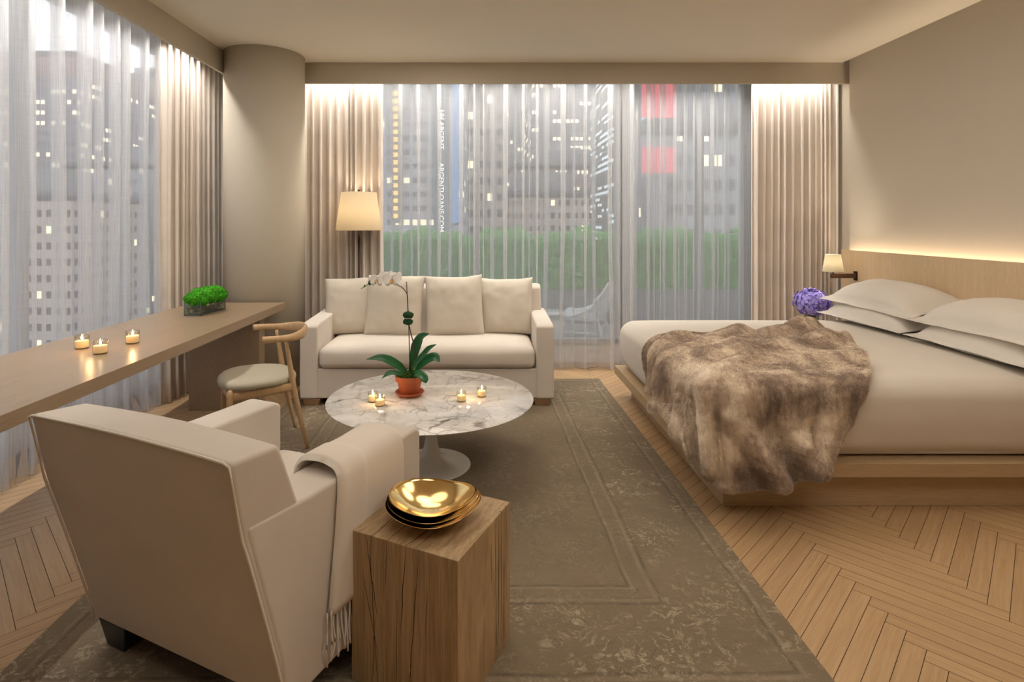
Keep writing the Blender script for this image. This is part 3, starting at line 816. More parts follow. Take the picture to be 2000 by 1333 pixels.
# ================================================================== ORCHID
def leaf_strip(P, W, fold=.25, th=.0012, up=(0, 0, 1)):
    """a leaf: centre line P, half widths W"""
    P = [Vector(p) for p in P]; V = []; Fc = []; n = len(P)
    for i, p in enumerate(P):
        t = (P[min(i+1, n-1)]-P[max(i-1, 0)]).normalized(); s = t.cross(Vector(up))
        if s.length < 1e-3: s = Vector((1, 0, 0))
        s.normalize(); u = s.cross(t).normalized(); w_ = W[i]
        for k in (-1, -.5, 0, .5, 1): V.append(tuple(p+s*(w_*k)+u*(abs(k)**1.5*w_*fold)))
    for i in range(n-1):
        for k in range(4): Fc.append((i*5+k, i*5+k+1, (i+1)*5+k+1, (i+1)*5+k))
    K = len(V); V2 = [(x, y, z-th) for x, y, z in V]
    F2 = [tuple(K+i for i in reversed(f)) for f in Fc]
    rim = [i*5 for i in range(n)]+[(n-1)*5+k for k in range(1, 5)]+[i*5+4 for i in range(n-2, -1, -1)]+[k for k in (3, 2, 1)]
    side = [(a, b, K+b, K+a) for a, b in zip(rim, rim[1:]+rim[:1])]
    return V+V2, Fc+F2+side
def make_orchid():
    k = .00311          # metres per pixel at the pot
    x0, y0, _ = at_z(800, 772, TZ)
    t = thing('potted_orchid', 'white orchid with dark leaves in a terracotta pot on the marble table', 'plant', (x0, y0, TZ))
    mesh('saucer', *lathe([(.001, 0), (.060, 0), (.068, .003), (.084, .018), (.088, .022), (.086, .026), (.080, .022), (.066, .008), (.001, .008)], 48), MAT['terracotta'], t)
    mesh('pot', *lathe([(.001, .008), (.054, .008), (.057, .011), (.073, .085), (.0745, .086), (.083, .088), (.085, .091), (.088, .118), (.0875, .122), (.081, .122), (.079, .110), (.001, .109)], 48), MAT['terracotta'], t)
    r = random.Random(5); mb = MB()
    for i in range(420):
        a = r.uniform(0, 2*PI); q = math.sqrt(r.random())*.078; x, y = q*math.cos(a), q*math.sin(a); z = .112+.022*(1-(q/.08)**2)
        mb.add(*leaf_strip([(x, y, z-.004), (x+r.uniform(-.008, .008), y+r.uniform(-.008, .008), z+.007), (x+r.uniform(-.018, .018), y+r.uniform(-.018, .018), z+.010)], [.002, .0035, .0006]))
    mb.add(*lathe([(.078, .108), (.07, .118), (.04, .127), (.001, .130)], 24))
    mb.build('potting_moss', MAT['potmoss'], t)
    def px(x, y, dy=0): return ((x-800)*k, dy, (768-y)*k+.0)   # picture-like plane through the pot, dy towards the sofa
    LV = [([(-2, 731, 0), (-18, 712, -.02), (-38, 697, -.05), (-55, 690, -.08), (-77, 691, -.10)], [.010, .026, .030, .022, .003]),
          ([(-2, 731, .01), (-22, 716, .03), (-40, 705, .06), (-62, 704, .08)], [.010, .020, .018, .003]),
          ([(-4, 733, -.02), (-20, 722, -.05), (-35, 719, -.08), (-48, 727, -.10)], [.010, .016, .016, .003]),
          ([(2, 728, .0), (6, 700, .02), (12, 675, .03), (22, 658, .03), (38, 650, .01)], [.012, .024, .034, .028, .006]),
          ([(4, 730, -.01), (12, 706, -.02), (26, 690, -.02), (38, 676, -.03), (53, 667, -.04)], [.010, .018, .018, .017, .004]),
          ([(4, 732, .01), (18, 714, .03), (34, 702, .04), (48, 698, .04), (57, 706, .03)], [.010, .022, .030, .030, .012]),
          ([(4, 733, -.03), (14, 722, -.07), (24, 720, -.10), (33, 726, -.12), (36, 733, -.125)], [.012, .024, .028, .026, .010])]
    for pts, ws in LV:
        P = cat([px(800+a, b, c) for a, b, c in pts], 5); W = [float(np.interp(i/(len(P)-1), np.linspace(0, 1, len(ws)), ws)) for i in range(len(P))]
        W = [max(.001, w_*(1 if i < len(P)-3 else (.9, .7, .3)[i-len(P)+3])) for i, w_ in enumerate(W)]
        mesh('leaf', *leaf_strip(P, [q*.9 for q in W], .35, up=(.1, -.75, .6)), MAT['leaf'], t)
    mesh('stake', *tube([px(801, 732), px(798, 620), px(794, 549)], .0028, 8), MAT['stem'], t)
    st = cat([px(808, 730, .0), px(812, 700), px(809, 672, -.01), px(801, 640, -.008), px(797, 610, 0), px(796.5, 585, -.004), px(795, 572, -.006), px(787, 560, -.02), px(777, 554, -.03), px(762, 548, -.03), px(738, 549, -.02), px(722, 553, -.01), px(706, 563, 0)], 5)
    mesh('flower_stem', *tube(st, [.0036-.0018*i/len(st) for i in range(len(st))], 8), MAT['stem'], t)
    for (cx, cy, rr) in ((797.5, 613.5, .030), (797, 626.5, .028)):
        V = []; bm = bmesh.new(); bmesh.ops.create_icosphere(bm, subdivisions=4, radius=1)
        for v in bm.verts:
            q = 1+.22*noise.noise(v.co*5)+.12*noise.noise(v.co*14); v.co = Vector((v.co.x*rr*1.05, v.co.y*rr, v.co.z*rr*.68))*q + Vector(px(cx, cy, 0))
        me = bpy.data.meshes.new('moss_ball'); bm.to_mesh(me); bm.free(); link('moss_ball', me, MAT['mossball'], t)
    mesh('raffia_tie', *tube([tuple(Vector(px(797, 619.5))+Vector((.019*math.cos(a), .019*math.sin(a), 0))) for a in np.linspace(0, 2*PI, 25)[:-1]], .003, 6, closed=True), MAT['petal'], t)
    def flower(cx, cy, dy, yaw, pitch, sc=1.0, rollz=0):
        f = thing_part('flower', px(cx, cy, dy), (pitch, rollz, yaw), t)
        pet = MB()
        for a, L, w_, zz in ((90, .036, .015, .0), (215, .036, .015, .0), (325, .036, .015, .0)):
            an = math.radians(a); P = [(math.cos(an)*L*q, -.001-.004*math.sin(PI*q), math.sin(an)*L*q) for q in (0.02, .3, .6, .85, 1)]
            pet.add(*leaf_strip([tuple(c*sc for c in p) for p in P], [w_*sc*x for x in (.25, .8, 1, .7, .12)], .1, .0008, up=(0, -1, 0)))
        for a, L, w_ in ((8, .043, .027), (172, .043, .027)):
            an = math.radians(a); P = [(math.cos(an)*L*q, -.005-.007*math.sin(PI*q), math.sin(an)*L*q+.004*math.sin(PI*q)) for q in (0.02, .2, .45, .75, .93, 1)]
            pet.add(*leaf_strip([tuple(c*sc for c in p) for p in P], [w_*sc*x for x in (.2, .75, 1, .95, .6, .15)], .12, .0008, up=(0, -1, 0)))
        o1 = pet.build('petal', MAT['petal']); o1.parent = f
        lip = MB()
        for a, L, w_ in ((270, .018, .007), (225, .011, .005), (315, .011, .005)):
            an = math.radians(a); P = [(math.cos(an)*L*q, -.008-.010*math.sin(PI*q*.8), math.sin(an)*L*q-.002) for q in (0, .3, .6, 1)]
            lip.add(*leaf_strip([tuple(c*sc for c in p) for p in P], [w_*sc*x for x in (.5, 1, .9, .2)], .5, .0008, up=(0, -1, 0)))
        o2 = lip.build('lip', MAT['lip']); o2.parent = f
        return f
    def thing_part(name, loc, rot, parent):
        e = bpy.data.objects.new(name, None); COL.objects.link(e); e.location = loc; e.rotation_euler = rot; e.parent = parent; return e
    flower(769, 545, -.065, math.radians(12), math.radians(-22), 1.2)
    flower(742, 546, -.06, math.radians(-18), math.radians(-25), 1.1)
    flower(757, 540, -.030, math.radians(2), math.radians(-30), 1.05)
    flower(774, 541, -.02, math.radians(40), math.radians(-20), .95)
    bd = MB()
    for (cx, cy, rr) in ((724, 551, .012), (728, 548, .010), (714, 557, .006)):
        bd.add(*lathe([(.001, -rr*1.3), (rr*.7, -rr*.8), (rr, 0), (rr*.6, rr*.9), (.001, rr*1.4)], 12, px(cx, cy, -.01)))
    bd.build('bud', MAT['potmoss'], t)
make_orchid()

# ================================================================== DESK, planter
def make_desk():
    t = thing('desk', 'long light oak desk running along the sheer curtain to the column', 'desk', (-2.04, 2.6, 0))
    X0, X1, Y1 = -2.42, -1.668, 4.70; ox, oy = -2.04, 2.6
    # top ends in a scallop that clears the column
    bbox('desktop', (X0-ox, X1-ox, .35-oy, Y1-oy, .725, DZ), .002, MAT['oak'], t)
    bbox('panel_leg', (-2.28-ox, -1.735-ox, 4.33-oy, 4.44-oy, 0, .7245), .002, MAT['oak'], t)
    bbox('panel_leg', (-2.28-ox, -1.735-ox, .60-oy, .71-oy, 0, .7245), .002, MAT['oak'], t)
make_desk()
def make_planter():
    t = thing('glass_planter', 'rectangular glass planter full of twigs on the desk', 'planter', (-2.07, 4.17, DZ), math.radians(-5))
    w_, d_, h_ = .062, .16, .095
    g = MB(); th = .004
    for b in (bx(-w_, w_, -d_, d_, 0, .008), bx(-w_, w_, -d_, -d_+th, .008, h_), bx(-w_, w_, d_-th, d_, .008, h_), bx(-w_, -w_+th, -d_+th, d_-th, .008, h_), bx(w_-th, w_, -d_+th, d_-th, .008, h_)): g.add(*b)
    g.build('glass_box', MAT['vglass'], t, smooth=False)
    r = random.Random(2); tw = MB()
    e = MB()
    for i in range(70):
        a = (r.uniform(-w_+.01, w_-.01), r.uniform(-d_+.012, d_-.012), .012+r.random()*.02); b = (min(w_-.009, max(-w_+.009, a[0]+r.uniform(-.09, .09))), min(d_-.01, max(-d_+.01, a[1]+r.uniform(-.10, .10))), .03+r.random()*.06)
        mid = tuple((p+q)/2+r.uniform(-.006, .006) for p, q in zip(a, b)); tw.add(*tube([a, mid, b], r.uniform(.0012, .0026), 6))
    tw.build('twigs', MAT['twig'], t)
    # steel-dark edges of the glass
    for (x, y) in ((-w_, -d_), (w_, -d_), (w_, d_), (-w_, d_)): e.add(*tube([(x, y, 0), (x, y, h_)], .0022, 6))
    for z in (.003, h_): e.add(*tube([(-w_, -d_, z), (w_, -d_, z), (w_, d_, z), (-w_, d_, z)], .0022, 6, closed=True))
    e.build('edge', M('glass_edge').base((.10, .13, .12), .15).m, t)
    mo = MB()
    lumps = [(0, -.13, .125, .062), (.02, -.06, .135, .068), (-.03, -.03, .14, .06), (.0, .03, .142, .066), (.035, .0, .115, .05), (.01, .10, .14, .066), (-.02, .15, .13, .058), (.03, .15, .12, .05), (.045, -.12, .105, .042), (.05, .08, .112, .045), (-.05, .08, .12, .05), (-.045, -.10, .12, .048)]
    for li, (x, y, z, R) in enumerate(lumps):
        bm = bmesh.new(); bmesh.ops.create_icosphere(bm, subdivisions=5, radius=1)
        for v in bm.verts:
            q = 1+.16*noise.noise(v.co*3+Vector((li, 0, 0)))+.10*noise.noise(v.co*9)+.09*noise.noise(v.co*26); v.co = Vector((v.co.x*R*q+x, v.co.y*R*q+y, v.co.z*R*.82*q+z))
        base = [tuple(v.co) for v in bm.verts]; fs = [tuple(v.index for v in f.verts) for f in bm.faces]
        nr = [tuple(v.normal) for v in bm.verts]; bm.normal_update(); nr = [v.normal.copy() for v in bm.verts]
        mo.add(base, fs)
        for _ in range(900):
            i = r.randrange(len(base)); p = Vector(base[i]); nn = (nr[i]+Vector((r.uniform(-.6, .6), r.uniform(-.6, .6), r.uniform(-.4, .8)))).normalized(); s = nn.cross(Vector((r.random(), r.random(), r.random()))).normalized()*.0022
            mo.add([tuple(p-s), tuple(p+s), tuple(p+nn*r.uniform(.005, .011))], [(0, 1, 2)])
        bm.free()
    ob = mo.build('moss_arrangement', MAT['moss'], loc=(-2.07, 4.17, DZ-.005)); ob.rotation_euler = (0, 0, math.radians(-5))
    tag(ob, 'bright green mounded moss growing over the top of the glass planter', 'plant')
make_planter()

# ================================================================== ELBOW CHAIR
def make_chair():
    # local frame: x = sideways, y = forward (towards the desk); origin between the rear feet and front feet
    rearN, rearF = np.array((-1.123, 3.576)), np.array((-1.327, 3.95))
    wdir = (rearN-rearF)/np.linalg.norm(rearN-rearF); ang = math.atan2(wdir[1], wdir[0])      # local +x towards the near rear leg
    mid = (rearN+rearF)/2
    t = thing('desk_chair', 'low-backed oak desk chair with pale leather seat and curved armrail', 'chair', (mid[0], mid[1], RZ), ang)
    # with x along wdir, forward (towards the desk) is -y local
    m = MAT['chairoak']
    hw = .213; f = -1
    top = [(-.215, f*.335, .0), ]
    # rear legs: thick in the middle, run up to the armrail
    for s in (-1, 1):
        P = cat([(s*hw, 0, 0), (s*(hw-.004), f*.045, .20), (s*(hw-.012), f*.085, .40), (s*(hw-.018), f*.105, .54), (s*(hw-.02), f*.130, .70)], 5)
        R = [float(np.interp(i/(len(P)-1), [0, .3, .6, .8, 1], [.0115, .0165, .0185, .0145, .0105])) for i in range(len(P))]
        mesh('leg', *tube(P, R, 14), m, t)
    for s in (-1, 1):
        P = cat([(s*(hw+.005), f*.475, 0), (s*(hw-.002), f*.462, .20), (s*(hw-.006), f*.455, .37), (s*(hw-.008), f*.452, .432)], 5)
        R = [float(np.interp(i/(len(P)-1), [0, .4, .85, 1], [.0115, .017, .020, .012])) for i in range(len(P))]
        mesh('leg', *tube(P, R, 14), m, t)
    # aprons
    for s in (-1, 1): mesh('side_rail', *tube([(s*(hw-.006), f*.095, .405), (s*(hw-.004), f*.27, .395), (s*(hw-.006), f*.45, .385)], [(.010, .026)]*3, 12), m, t)
    mesh('front_rail', *tube([(-hw+.01, f*.452, .385), (0, f*.47, .385), (hw-.01, f*.452, .385)], [(.010, .026)]*3, 12), m, t)
    mesh('back_rail', *tube([(-hw+.01, f*.09, .405), (0, f*.075, .405), (hw-.01, f*.09, .405)], [(.010, .026)]*3, 12), m, t)
    # armrail: one bent piece, deep at the middle of the back
    P = cat([(-.235, f*.275, .722), (-.238, f*.20, .722), (-.215, f*.11, .718), (-.155, f*.03, .722), (-.07, -f*.012, .732), (0, -f*.022, .735), (.07, -f*.012, .732), (.155, f*.03, .722), (.215, f*.11, .718), (.238, f*.20, .722), (.235, f*.275, .722)], 6)
    R = []
    for i in range(len(P)):
        u = abs(2*i/(len(P)-1)-1)
        R.append((float(np.interp(u, [0, .4, .7, 1], [.011, .014, .020, .020])), float(np.interp(u, [0, .35, .6, .8, 1], [.030, .034, .022, .019, .022]))))
    mesh('armrail', *tube(P, R, 18), m, t)
    # rounded-triangle seat
    V = []; Fc = []; n = 56
    def rim(a):
        x, y = math.cos(a), math.sin(a); e = 2.5
        q = (abs(x)**e+abs(y)**e)**(-1/e)
        wx = .262 - .030*(y*.5+.5)      # narrower at the back
        return (x*q*wx, f*.275 - f*y*q*.235)
    for (sc, z) in ((.05, .462), (.5, .468), (.8, .470), (.93, .464), (.985, .452), (1.0, .438), (.985, .424), (.93, .418), (.05, .418)):
        for i in range(n):
            px_, py_ = rim(2*PI*i/n); V.append((px_*sc, f*.275+(py_-f*.275)*sc, z + .014*max(0, 1-sc)*-1 + .012*(px_*sc/.26)**2))
    for j in range(8):
        for i in range(n): Fc.append((j*n+i, (j+1)*n+i, (j+1)*n+(i+1) % n, j*n+(i+1) % n))
    Fc.append(tuple(range(n))); Fc.append(tuple(8*n+i for i in reversed(range(n))))
    ob = mesh('seat', V, Fc, MAT['leather'], t)
    bm = bmesh.new(); bm.from_mesh(ob.data); bmesh.ops.recalc_face_normals(bm, faces=bm.faces[:]); bm.to_mesh(ob.data); bm.free()
make_chair()

# ================================================================== FLOOR LAMP
def make_lamp():
    k = 5.26/F; x = (701-945)*k; z = lambda y: 1.45-(y-436)*k
    t = thing('floor_lamp', 'slim dark floor lamp with cream tapered shade behind the sofa', 'lamp', (x, 5.26, 0))
    mesh('base', *lathe([(.001, 0), (.12, 0), (.122, .004), (.12, .014), (.03, .020), (.001, .020)], 40), MAT['bronze'], t)
    mesh('pole', *tube([(0, 0, .015), (0, 0, z(451)+.16)], .0085, 12), MAT['bronze'], t)
    R0, R1 = 46*k*.98, 34.5*k*.98; zb, zt = z(450), z(376)
    sh = mesh('lamp_shade', *lathe([(R0, zb), (R0*.99, zb+.004), (R1, zt), (R1-.003, zt), (R0-.004, zb+.004), (R0-.003, zb)], 64), MAT['shade'], t)
    h = MB(); h.add(*tube([(0, 0, z(451)+.16), (0, 0, zt+.012)], .003, 8))
    for a in (0, 2*PI/3, 4*PI/3): h.add(*tube([(0, 0, zt-.012), (R1*math.cos(a), R1*math.sin(a), zt-.012)], .0018, 6))
    h.build('harp', MAT['bronze'], t)
    mesh('finial', *lathe([(.001, zt+.0), (.006, zt+.002), (.004, zt+.008), (.010, zt+.016), (.009, zt+.023), (.001, zt+.028)], 14), MAT['bronze'], t)
    mesh('bulb', *lathe([(.001, zb+.15), (.018, zb+.17), (.030, zb+.20), (.024, zb+.225), (.001, zb+.235)], 16), MAT['bulb'], t)
    point('floor_lamp_light', (x, 5.26, (zb+zt)/2+.02), 11, (1, .80, .56), .05)
make_lamp()

# ================================================================== BED
def make_bed():
    t = thing('platform_bed', 'low oak platform bed frame with long oak headboard panel', 'bed', (2.2, 3.78, 0))
    ox, oy = 2.2, 3.78
    # overhanging rail tray and recessed plinth
    bbox('platform', (1.105-ox, 3.29-ox, 2.796-oy, 4.74-oy, .180, .250), .003, MAT['oakx'], t)
    bbox('plinth', (1.225-ox, 3.29-ox, 2.872-oy, 4.66-oy, 0, .180), .003, MAT['oakx'], t)
    bbox('headboard', (3.290-ox, 3.312-ox, -.2-oy, 5.165-oy, .12, 1.207), .002, MAT['oakz'], t)
    bbox('headboard_batten', (3.312-ox, 3.364-ox, .0-oy, 5.10-oy, .15, .25), .002, MAT['oakz'], t)
    bbox('headboard_batten', (3.312-ox, 3.364-ox, .0-oy, 5.10-oy, 1.0, 1.08), .002, MAT['oakz'], t)
make_bed()
MX0, MX1, MY0, MY1, MZ = 1.135, 3.27, 2.832, 4.705, .655
def make_mattress():
    hx, hy, hz = (MX1-MX0)/2, (MY1-MY0)/2, (MZ-.252)/2
    def f(x, y, z):
        u, v, q = x/hx, y/hy, z/hz
        top = max(0, q)
        z2 = z + .022*top*max(0, 1-u*u)*max(0, 1-v*v) - .028*top*(abs(u)**8+abs(v)**8)*.5
        bul = .018*max(0, 1-q*q)
        wr = .006*N3(x*2.2, y*2.2, z*2)
        # duvet side flows inwards at the bottom
        tuck = .020*max(0, -q)
        x2 = x + (bul-tuck+wr)*(1 if u > .97 else -1 if u < -.97 else 0) * (1 if abs(u) > .9 else 0)
        y2 = y + (bul-tuck+wr)*(1 if v > .97 else -1 if v < -.97 else 0) * (1 if abs(v) > .9 else 0)
        return (x2, y2, z2 + .004*N3(x*1.6, y*1.6, 7)*top)
    ob = soft('mattress', (hx, hy, hz), .095, MAT['sheet'], None, ((MX0+MX1)/2, (MY0+MY1)/2, .252+hz), (40, 36, 8), f)
    tag(ob, 'thick mattress covered in smooth cream bedding on the oak platform', 'mattress')
    # seam line of the folded bedding along the rail
make_mattress()
# bed pillows: two stacks of two against the headboard
for i, (x, y, z, L, W_, th, ry, rx, rz, lab) in enumerate([
    (3.035, 4.235, .738, .92, .50, .30, 7, 0, 1, 'lower cream pillow at the window end of the bed'),
    (3.070, 4.24, .875, .93, .50, .25, 15, 1.5, 2, 'upper cream pillow at the window end of the bed, beside the violet flowers'),
    (3.035, 3.285, .735, .92, .50, .30, 7, 0, -1, 'lower cream pillow at the open side of the bed'),
    (3.065, 3.29, .868, .95, .50, .24, 14, -1, -2, 'upper cream pillow nearest the camera on the bed')]):
    V, Fc = pillow_mesh(L, W_, th, flange=.045, seed=i*5.3+1, n=34, pinch=.03)
    # lay flat: pillow x -> world y, pillow z -> world x, thickness -> z
    V = [(zz, xx, (-yy if yy < 0 else -yy*.42)) for xx, yy, zz in V]
    ob = mesh('bed_pillow', V, [tuple(reversed(f)) for f in Fc], MAT['case'], loc=(x, y, z))
    bm = bmesh.new(); bm.from_mesh(ob.data); bmesh.ops.recalc_face_normals(bm, faces=bm.faces[:]); bm.to_mesh(ob.data); bm.free()
    ob.rotation_euler = (math.radians(rx), math.radians(-ry), math.radians(rz))
    tag(ob, lab, 'pillow', 'cream flanged pillows against the headboard')

# ================================================================== FUR THROW
def make_fur():
    X0, Y0, r = MX0-.035, MY0-.045, .10
    e = .07
    def ev(P, t):
        if id(P) not in ev.cache: ev.cache[id(P)] = np.array(cat([(a, b, 0) for a, b in P], 12))[:, :2]
        c = ev.cache[id(P)]
        if (id(P), 's') not in ev.cache:
            s = np.concatenate([[0], np.cumsum(np.linalg.norm(np.diff(c, axis=0), axis=1))]); ev.cache[(id(P), 's')] = s/s[-1]
        s = ev.cache[(id(P), 's')]; return np.array([np.interp(t, s, c[:, 0]), np.interp(t, s, c[:, 1])])
    ev.cache = {}
    TL, TR, BL_, BR = (1.14, 3.70), (2.30, 3.80), (.88, 2.42), (1.64, 2.42)
    top = [TL, (1.35, 3.77), (1.62, 3.84), (1.95, 3.88), (2.18, 3.92), TR]
    left = [TL, (.96, 3.68), (.84, 3.58), (.775, 3.3), (.77, 3.0), (.72, 2.75), (.76, 2.55), BL_]
    bot = [BL_, (1.02, 2.30), (1.2, 2.26), (1.38, 2.29), (1.52, 2.33), BR]
    right = [TR, (2.30, 3.55), (2.19, 3.25), (2.02, 2.92), (1.90, 2.75), (1.78, 2.55), BR]
    def pq(u, v):
        a = (1-v)*ev(top, u)+v*ev(bot, u)+(1-u)*ev(left, v)+u*ev(right, v)
        b = (1-u)*(1-v)*np.array(TL)+u*(1-v)*np.array(TR)+(1-u)*v*np.array(BL_)+u*v*np.array(BR)
        return a-b
    segs = [((2.24, 3.84), (1.55, 3.42), .085, .075), ((2.24, 3.50), (1.30, 3.20), .060, .075), ((2.08, 3.10), (1.55, 3.05), .035, .06),
            ((1.75, 3.80), (1.25, 3.42), .040, .06), ((1.32, 3.68), (.90, 3.45), .035, .045), ((1.45, 3.05), (1.12, 2.80), .05, .05), ((2.12, 3.72), (2.1, 3.42), .03, .05)]
    def ridge(p, q):
        h = 0
        for (a, b, H, wd) in segs:
            ax, ay = a; bx_, by_ = b; L2 = (bx_-ax)**2+(by_-ay)**2; t = ((p-ax)*(bx_-ax)+(q-ay)*(by_-ay))/L2; tc_ = min(1, max(0, t))
            d = math.hypot(p-ax-tc_*(bx_-ax), q-ay-tc_*(by_-ay)); h += H*math.exp(-(d/wd)**2)*(1-.45*tc_)
        return h
    hsegs = [((1.34, 3.0), (1.22, 2.62), (1.44, 2.28), .060, .042), ((1.16, 2.92), (1.0, 2.66), (.95, 2.45), .060, .045), ((1.45, 2.85), (1.50, 2.55), (1.60, 2.30), .035, .040),
             ((1.72, 2.85), (1.68, 2.62), (1.60, 2.40), .045, .045), ((1.05, 3.35), (.86, 3.30), (.76, 3.28), .045, .040), ((1.05, 3.52), (.9, 3.50), (.80, 3.50), .030, .025), ((1.08, 3.12), (.86, 2.98), (.76, 2.92), .030, .045), ((1.58, 2.86), (1.58, 2.7), (1.54, 2.5), .028, .032)]
    def hridge(p, q):
        h = 0
        for (a, b, c, H, wd) in hsegs:
            best = 9
            for s0, s1 in ((a, b), (b, c)):
                ax, ay = s0; bx_, by_ = s1; L2 = (bx_-ax)**2+(by_-ay)**2; t = min(1, max(0, ((p-ax)*(bx_-ax)+(q-ay)*(by_-ay))/L2))
                best = min(best, math.hypot(p-ax-t*(bx_-ax), q-ay-t*(by_-ay)))
            h += 1.35*H*math.exp(-(best/wd)**2)
        return h
    def pos(p, q):
        dx, dy = max(0, X0+e-p), max(0, Y0+e-q); d = math.hypot(dx, dy)
        bxp, byp = max(p, X0+e), max(q, Y0+e)
        if d < 1e-6: nx_, ny_ = 0, 0
        else: nx_, ny_ = -dx/d, -dy/d
        lim = r*PI/2
        if d < lim: out = r*math.sin(d/r); dn = r*(1-math.cos(d/r))
        else: out = r; dn = r+d-lim
        hang = min(1, d/.35)
        # cloth flares over the rail
        out += .045*max(0, min(1, (dn-.25)/.12))
        fold = 0
        if d > .02:
            th_ = math.atan2(dy, dx); s = (p if dx == 0 else 0) 
            arc = (p-X0) if dx <= 0 else -(q-Y0) if dy <= 0 else -.0+(th_-PI/4)*.28
            key = (p*1.0-q*.0) if dy > dx else q
            fold = hang*(.034*math.sin(p*13+q*5+1.2)+.010*math.sin(p*23-q*9)+.030*N3(p*3, q*2.5, 2))*min(1, d/.15)
            fold = (abs(fold)*.35 + max(0, fold)*.2)+hang*hridge(p, q)
        z = MZ+.012-dn + ridge(p, q)*(1-hang) + .020*(1-hang*.6)*N3(p*5, q*5, 3) + .012*N3(p*11, q*11, 8) + .020
        # bed top is crowned
        x = bxp+nx_*(out+fold+ridge(p, q)*hang*.7); y = byp+ny_*(out+fold+ridge(p, q)*hang*.7)
        cz = .018*max(0, 1-((x-2.2)/1.07)**2)*max(0, 1-((y-3.77)/.94)**2)
        return (x, y, z+cz)
    n = 150; V = np.array([[pos(*pq(i/n, j/n)) for i in range(n+1)] for j in range(n+1)])
    # normals on the grid
    du = np.gradient(V, axis=1); dv = np.gradient(V, axis=0); Nn = np.cross(dv, du); Nn /= np.linalg.norm(Nn, axis=2, keepdims=True)+1e-12
    if Nn[n//5, n//2, 2] < 0: Nn = -Nn
    th = .016
    u = np.linspace(0, 1, n+1); ed = np.minimum(np.minimum(u[None, :], 1-u[None, :]), np.minimum(u[:, None], 1-u[:, None]))*n/3.0
    t = th*np.sqrt(np.clip(1-(1-np.clip(ed, 0, 1))**2, 0, 1))
    rim = np.exp(-((ed*3-4)/2.0)**2)*.006        # plump hem
    T = V+Nn*(t+rim)[..., None]; B = V-Nn*(t*.5)[..., None]
    m = n+1; verts = np.concatenate([T.reshape(-1, 3), B.reshape(-1, 3)]); K = m*m
    I = np.arange(m*m).reshape(m, m)
    q = np.stack([I[:-1, :-1], I[:-1, 1:], I[1:, 1:], I[1:, :-1]], -1).reshape(-1, 4)
    ring = list(I[0, :-1])+list(I[:-1, -1])+list(I[-1, :0:-1])+list(I[:0:-1, 0])
    side = [(a, b, b+K, a+K) for a, b in zip(ring, ring[1:]+ring[:1])]
    quads = [tuple(f) for f in q] + [tuple(f[::-1]+K) for f in q] + side
    # fur: short blades over the upper face
    rg = np.random.default_rng(5); NB = 170000
    uu = rg.random(NB)*(n-.01); vv = rg.random(NB)*(n-.01); i0 = uu.astype(int); j0 = vv.astype(int); fu = (uu-i0)[:, None]; fv = (vv-j0)[:, None]
    def samp(A): return (A[j0, i0]*(1-fu)*(1-fv)+A[j0, i0+1]*fu*(1-fv)+A[j0+1, i0]*(1-fu)*fv+A[j0+1, i0+1]*fu*fv)
    P = samp(T); Nv = samp(Nn)
    lay = np.stack([np.sin(P[:, 0]*9+P[:, 1]*4)*.5-.2, np.cos(P[:, 1]*8)*.4-.35, -.35+0*P[:, 0]], -1)
    D = Nv*.55+lay*.9+rg.normal(0, .30, (NB, 3)); D /= np.linalg.norm(D, axis=1, keepdims=True)
    Lh = rg.uniform(.006, .012, NB)[:, None]; Sd = np.cross(D, rg.normal(0, 1, (NB, 3))); Sd /= np.linalg.norm(Sd, axis=1, keepdims=True); Sd *= .0011
    b0 = P-Nv*.002; v0 = b0-Sd; v1 = b0+Sd; v2 = P+D*Lh+np.array([0, 0, -.002])
    HV = np.stack([v0, v1, v2], 1).reshape(-1, 3); base = len(verts)
    allv = np.concatenate([verts, HV])
    c0_ = np.array([1.6, 3.2, 0.0]); allv = allv-c0_
    me = bpy.data.meshes.new('fur_throw')
    nq = len(quads); nl = nq*4+NB*3
    me.vertices.add(len(allv)); me.vertices.foreach_set('co', allv.astype(np.float32).ravel())
    me.loops.add(nl); loops = np.concatenate([np.array(quads, np.int32).ravel(), (np.arange(NB*3)+base).astype(np.int32)]); me.loops.foreach_set('vertex_index', loops)
    me.polygons.add(nq+NB); st = np.concatenate([np.arange(nq)*4, nq*4+np.arange(NB)*3]).astype(np.int32); me.polygons.foreach_set('loop_start', st)
    me.update(calc_edges=True); me.validate()
    at = me.attributes.new('tip', 'FLOAT', 'POINT'); tv = np.zeros(len(allv), np.float32); edv = ed.ravel()*3; rimv = np.clip(1-edv/2.5, 0, 1)*.75; tv[:K] = rimv; tv[K:2*K] = rimv
    hr = np.clip(1-(np.minimum(np.minimum(uu, n-uu), np.minimum(vv, n-vv)))/2.8, 0, 1)*.75
    tv[base::3] = hr; tv[base+1::3] = hr; tv[base+2::3] = np.clip(hr+.30, 0, 1); at.data.foreach_set('value', tv)
    ob = link('fur_throw', me, MAT['fur'], loc=tuple(c0_))
    bm = bmesh.new()
    tag(ob, 'mottled brown and tan fur throw draped over the corner of the bed', 'blanket')
    return ob
make_fur()

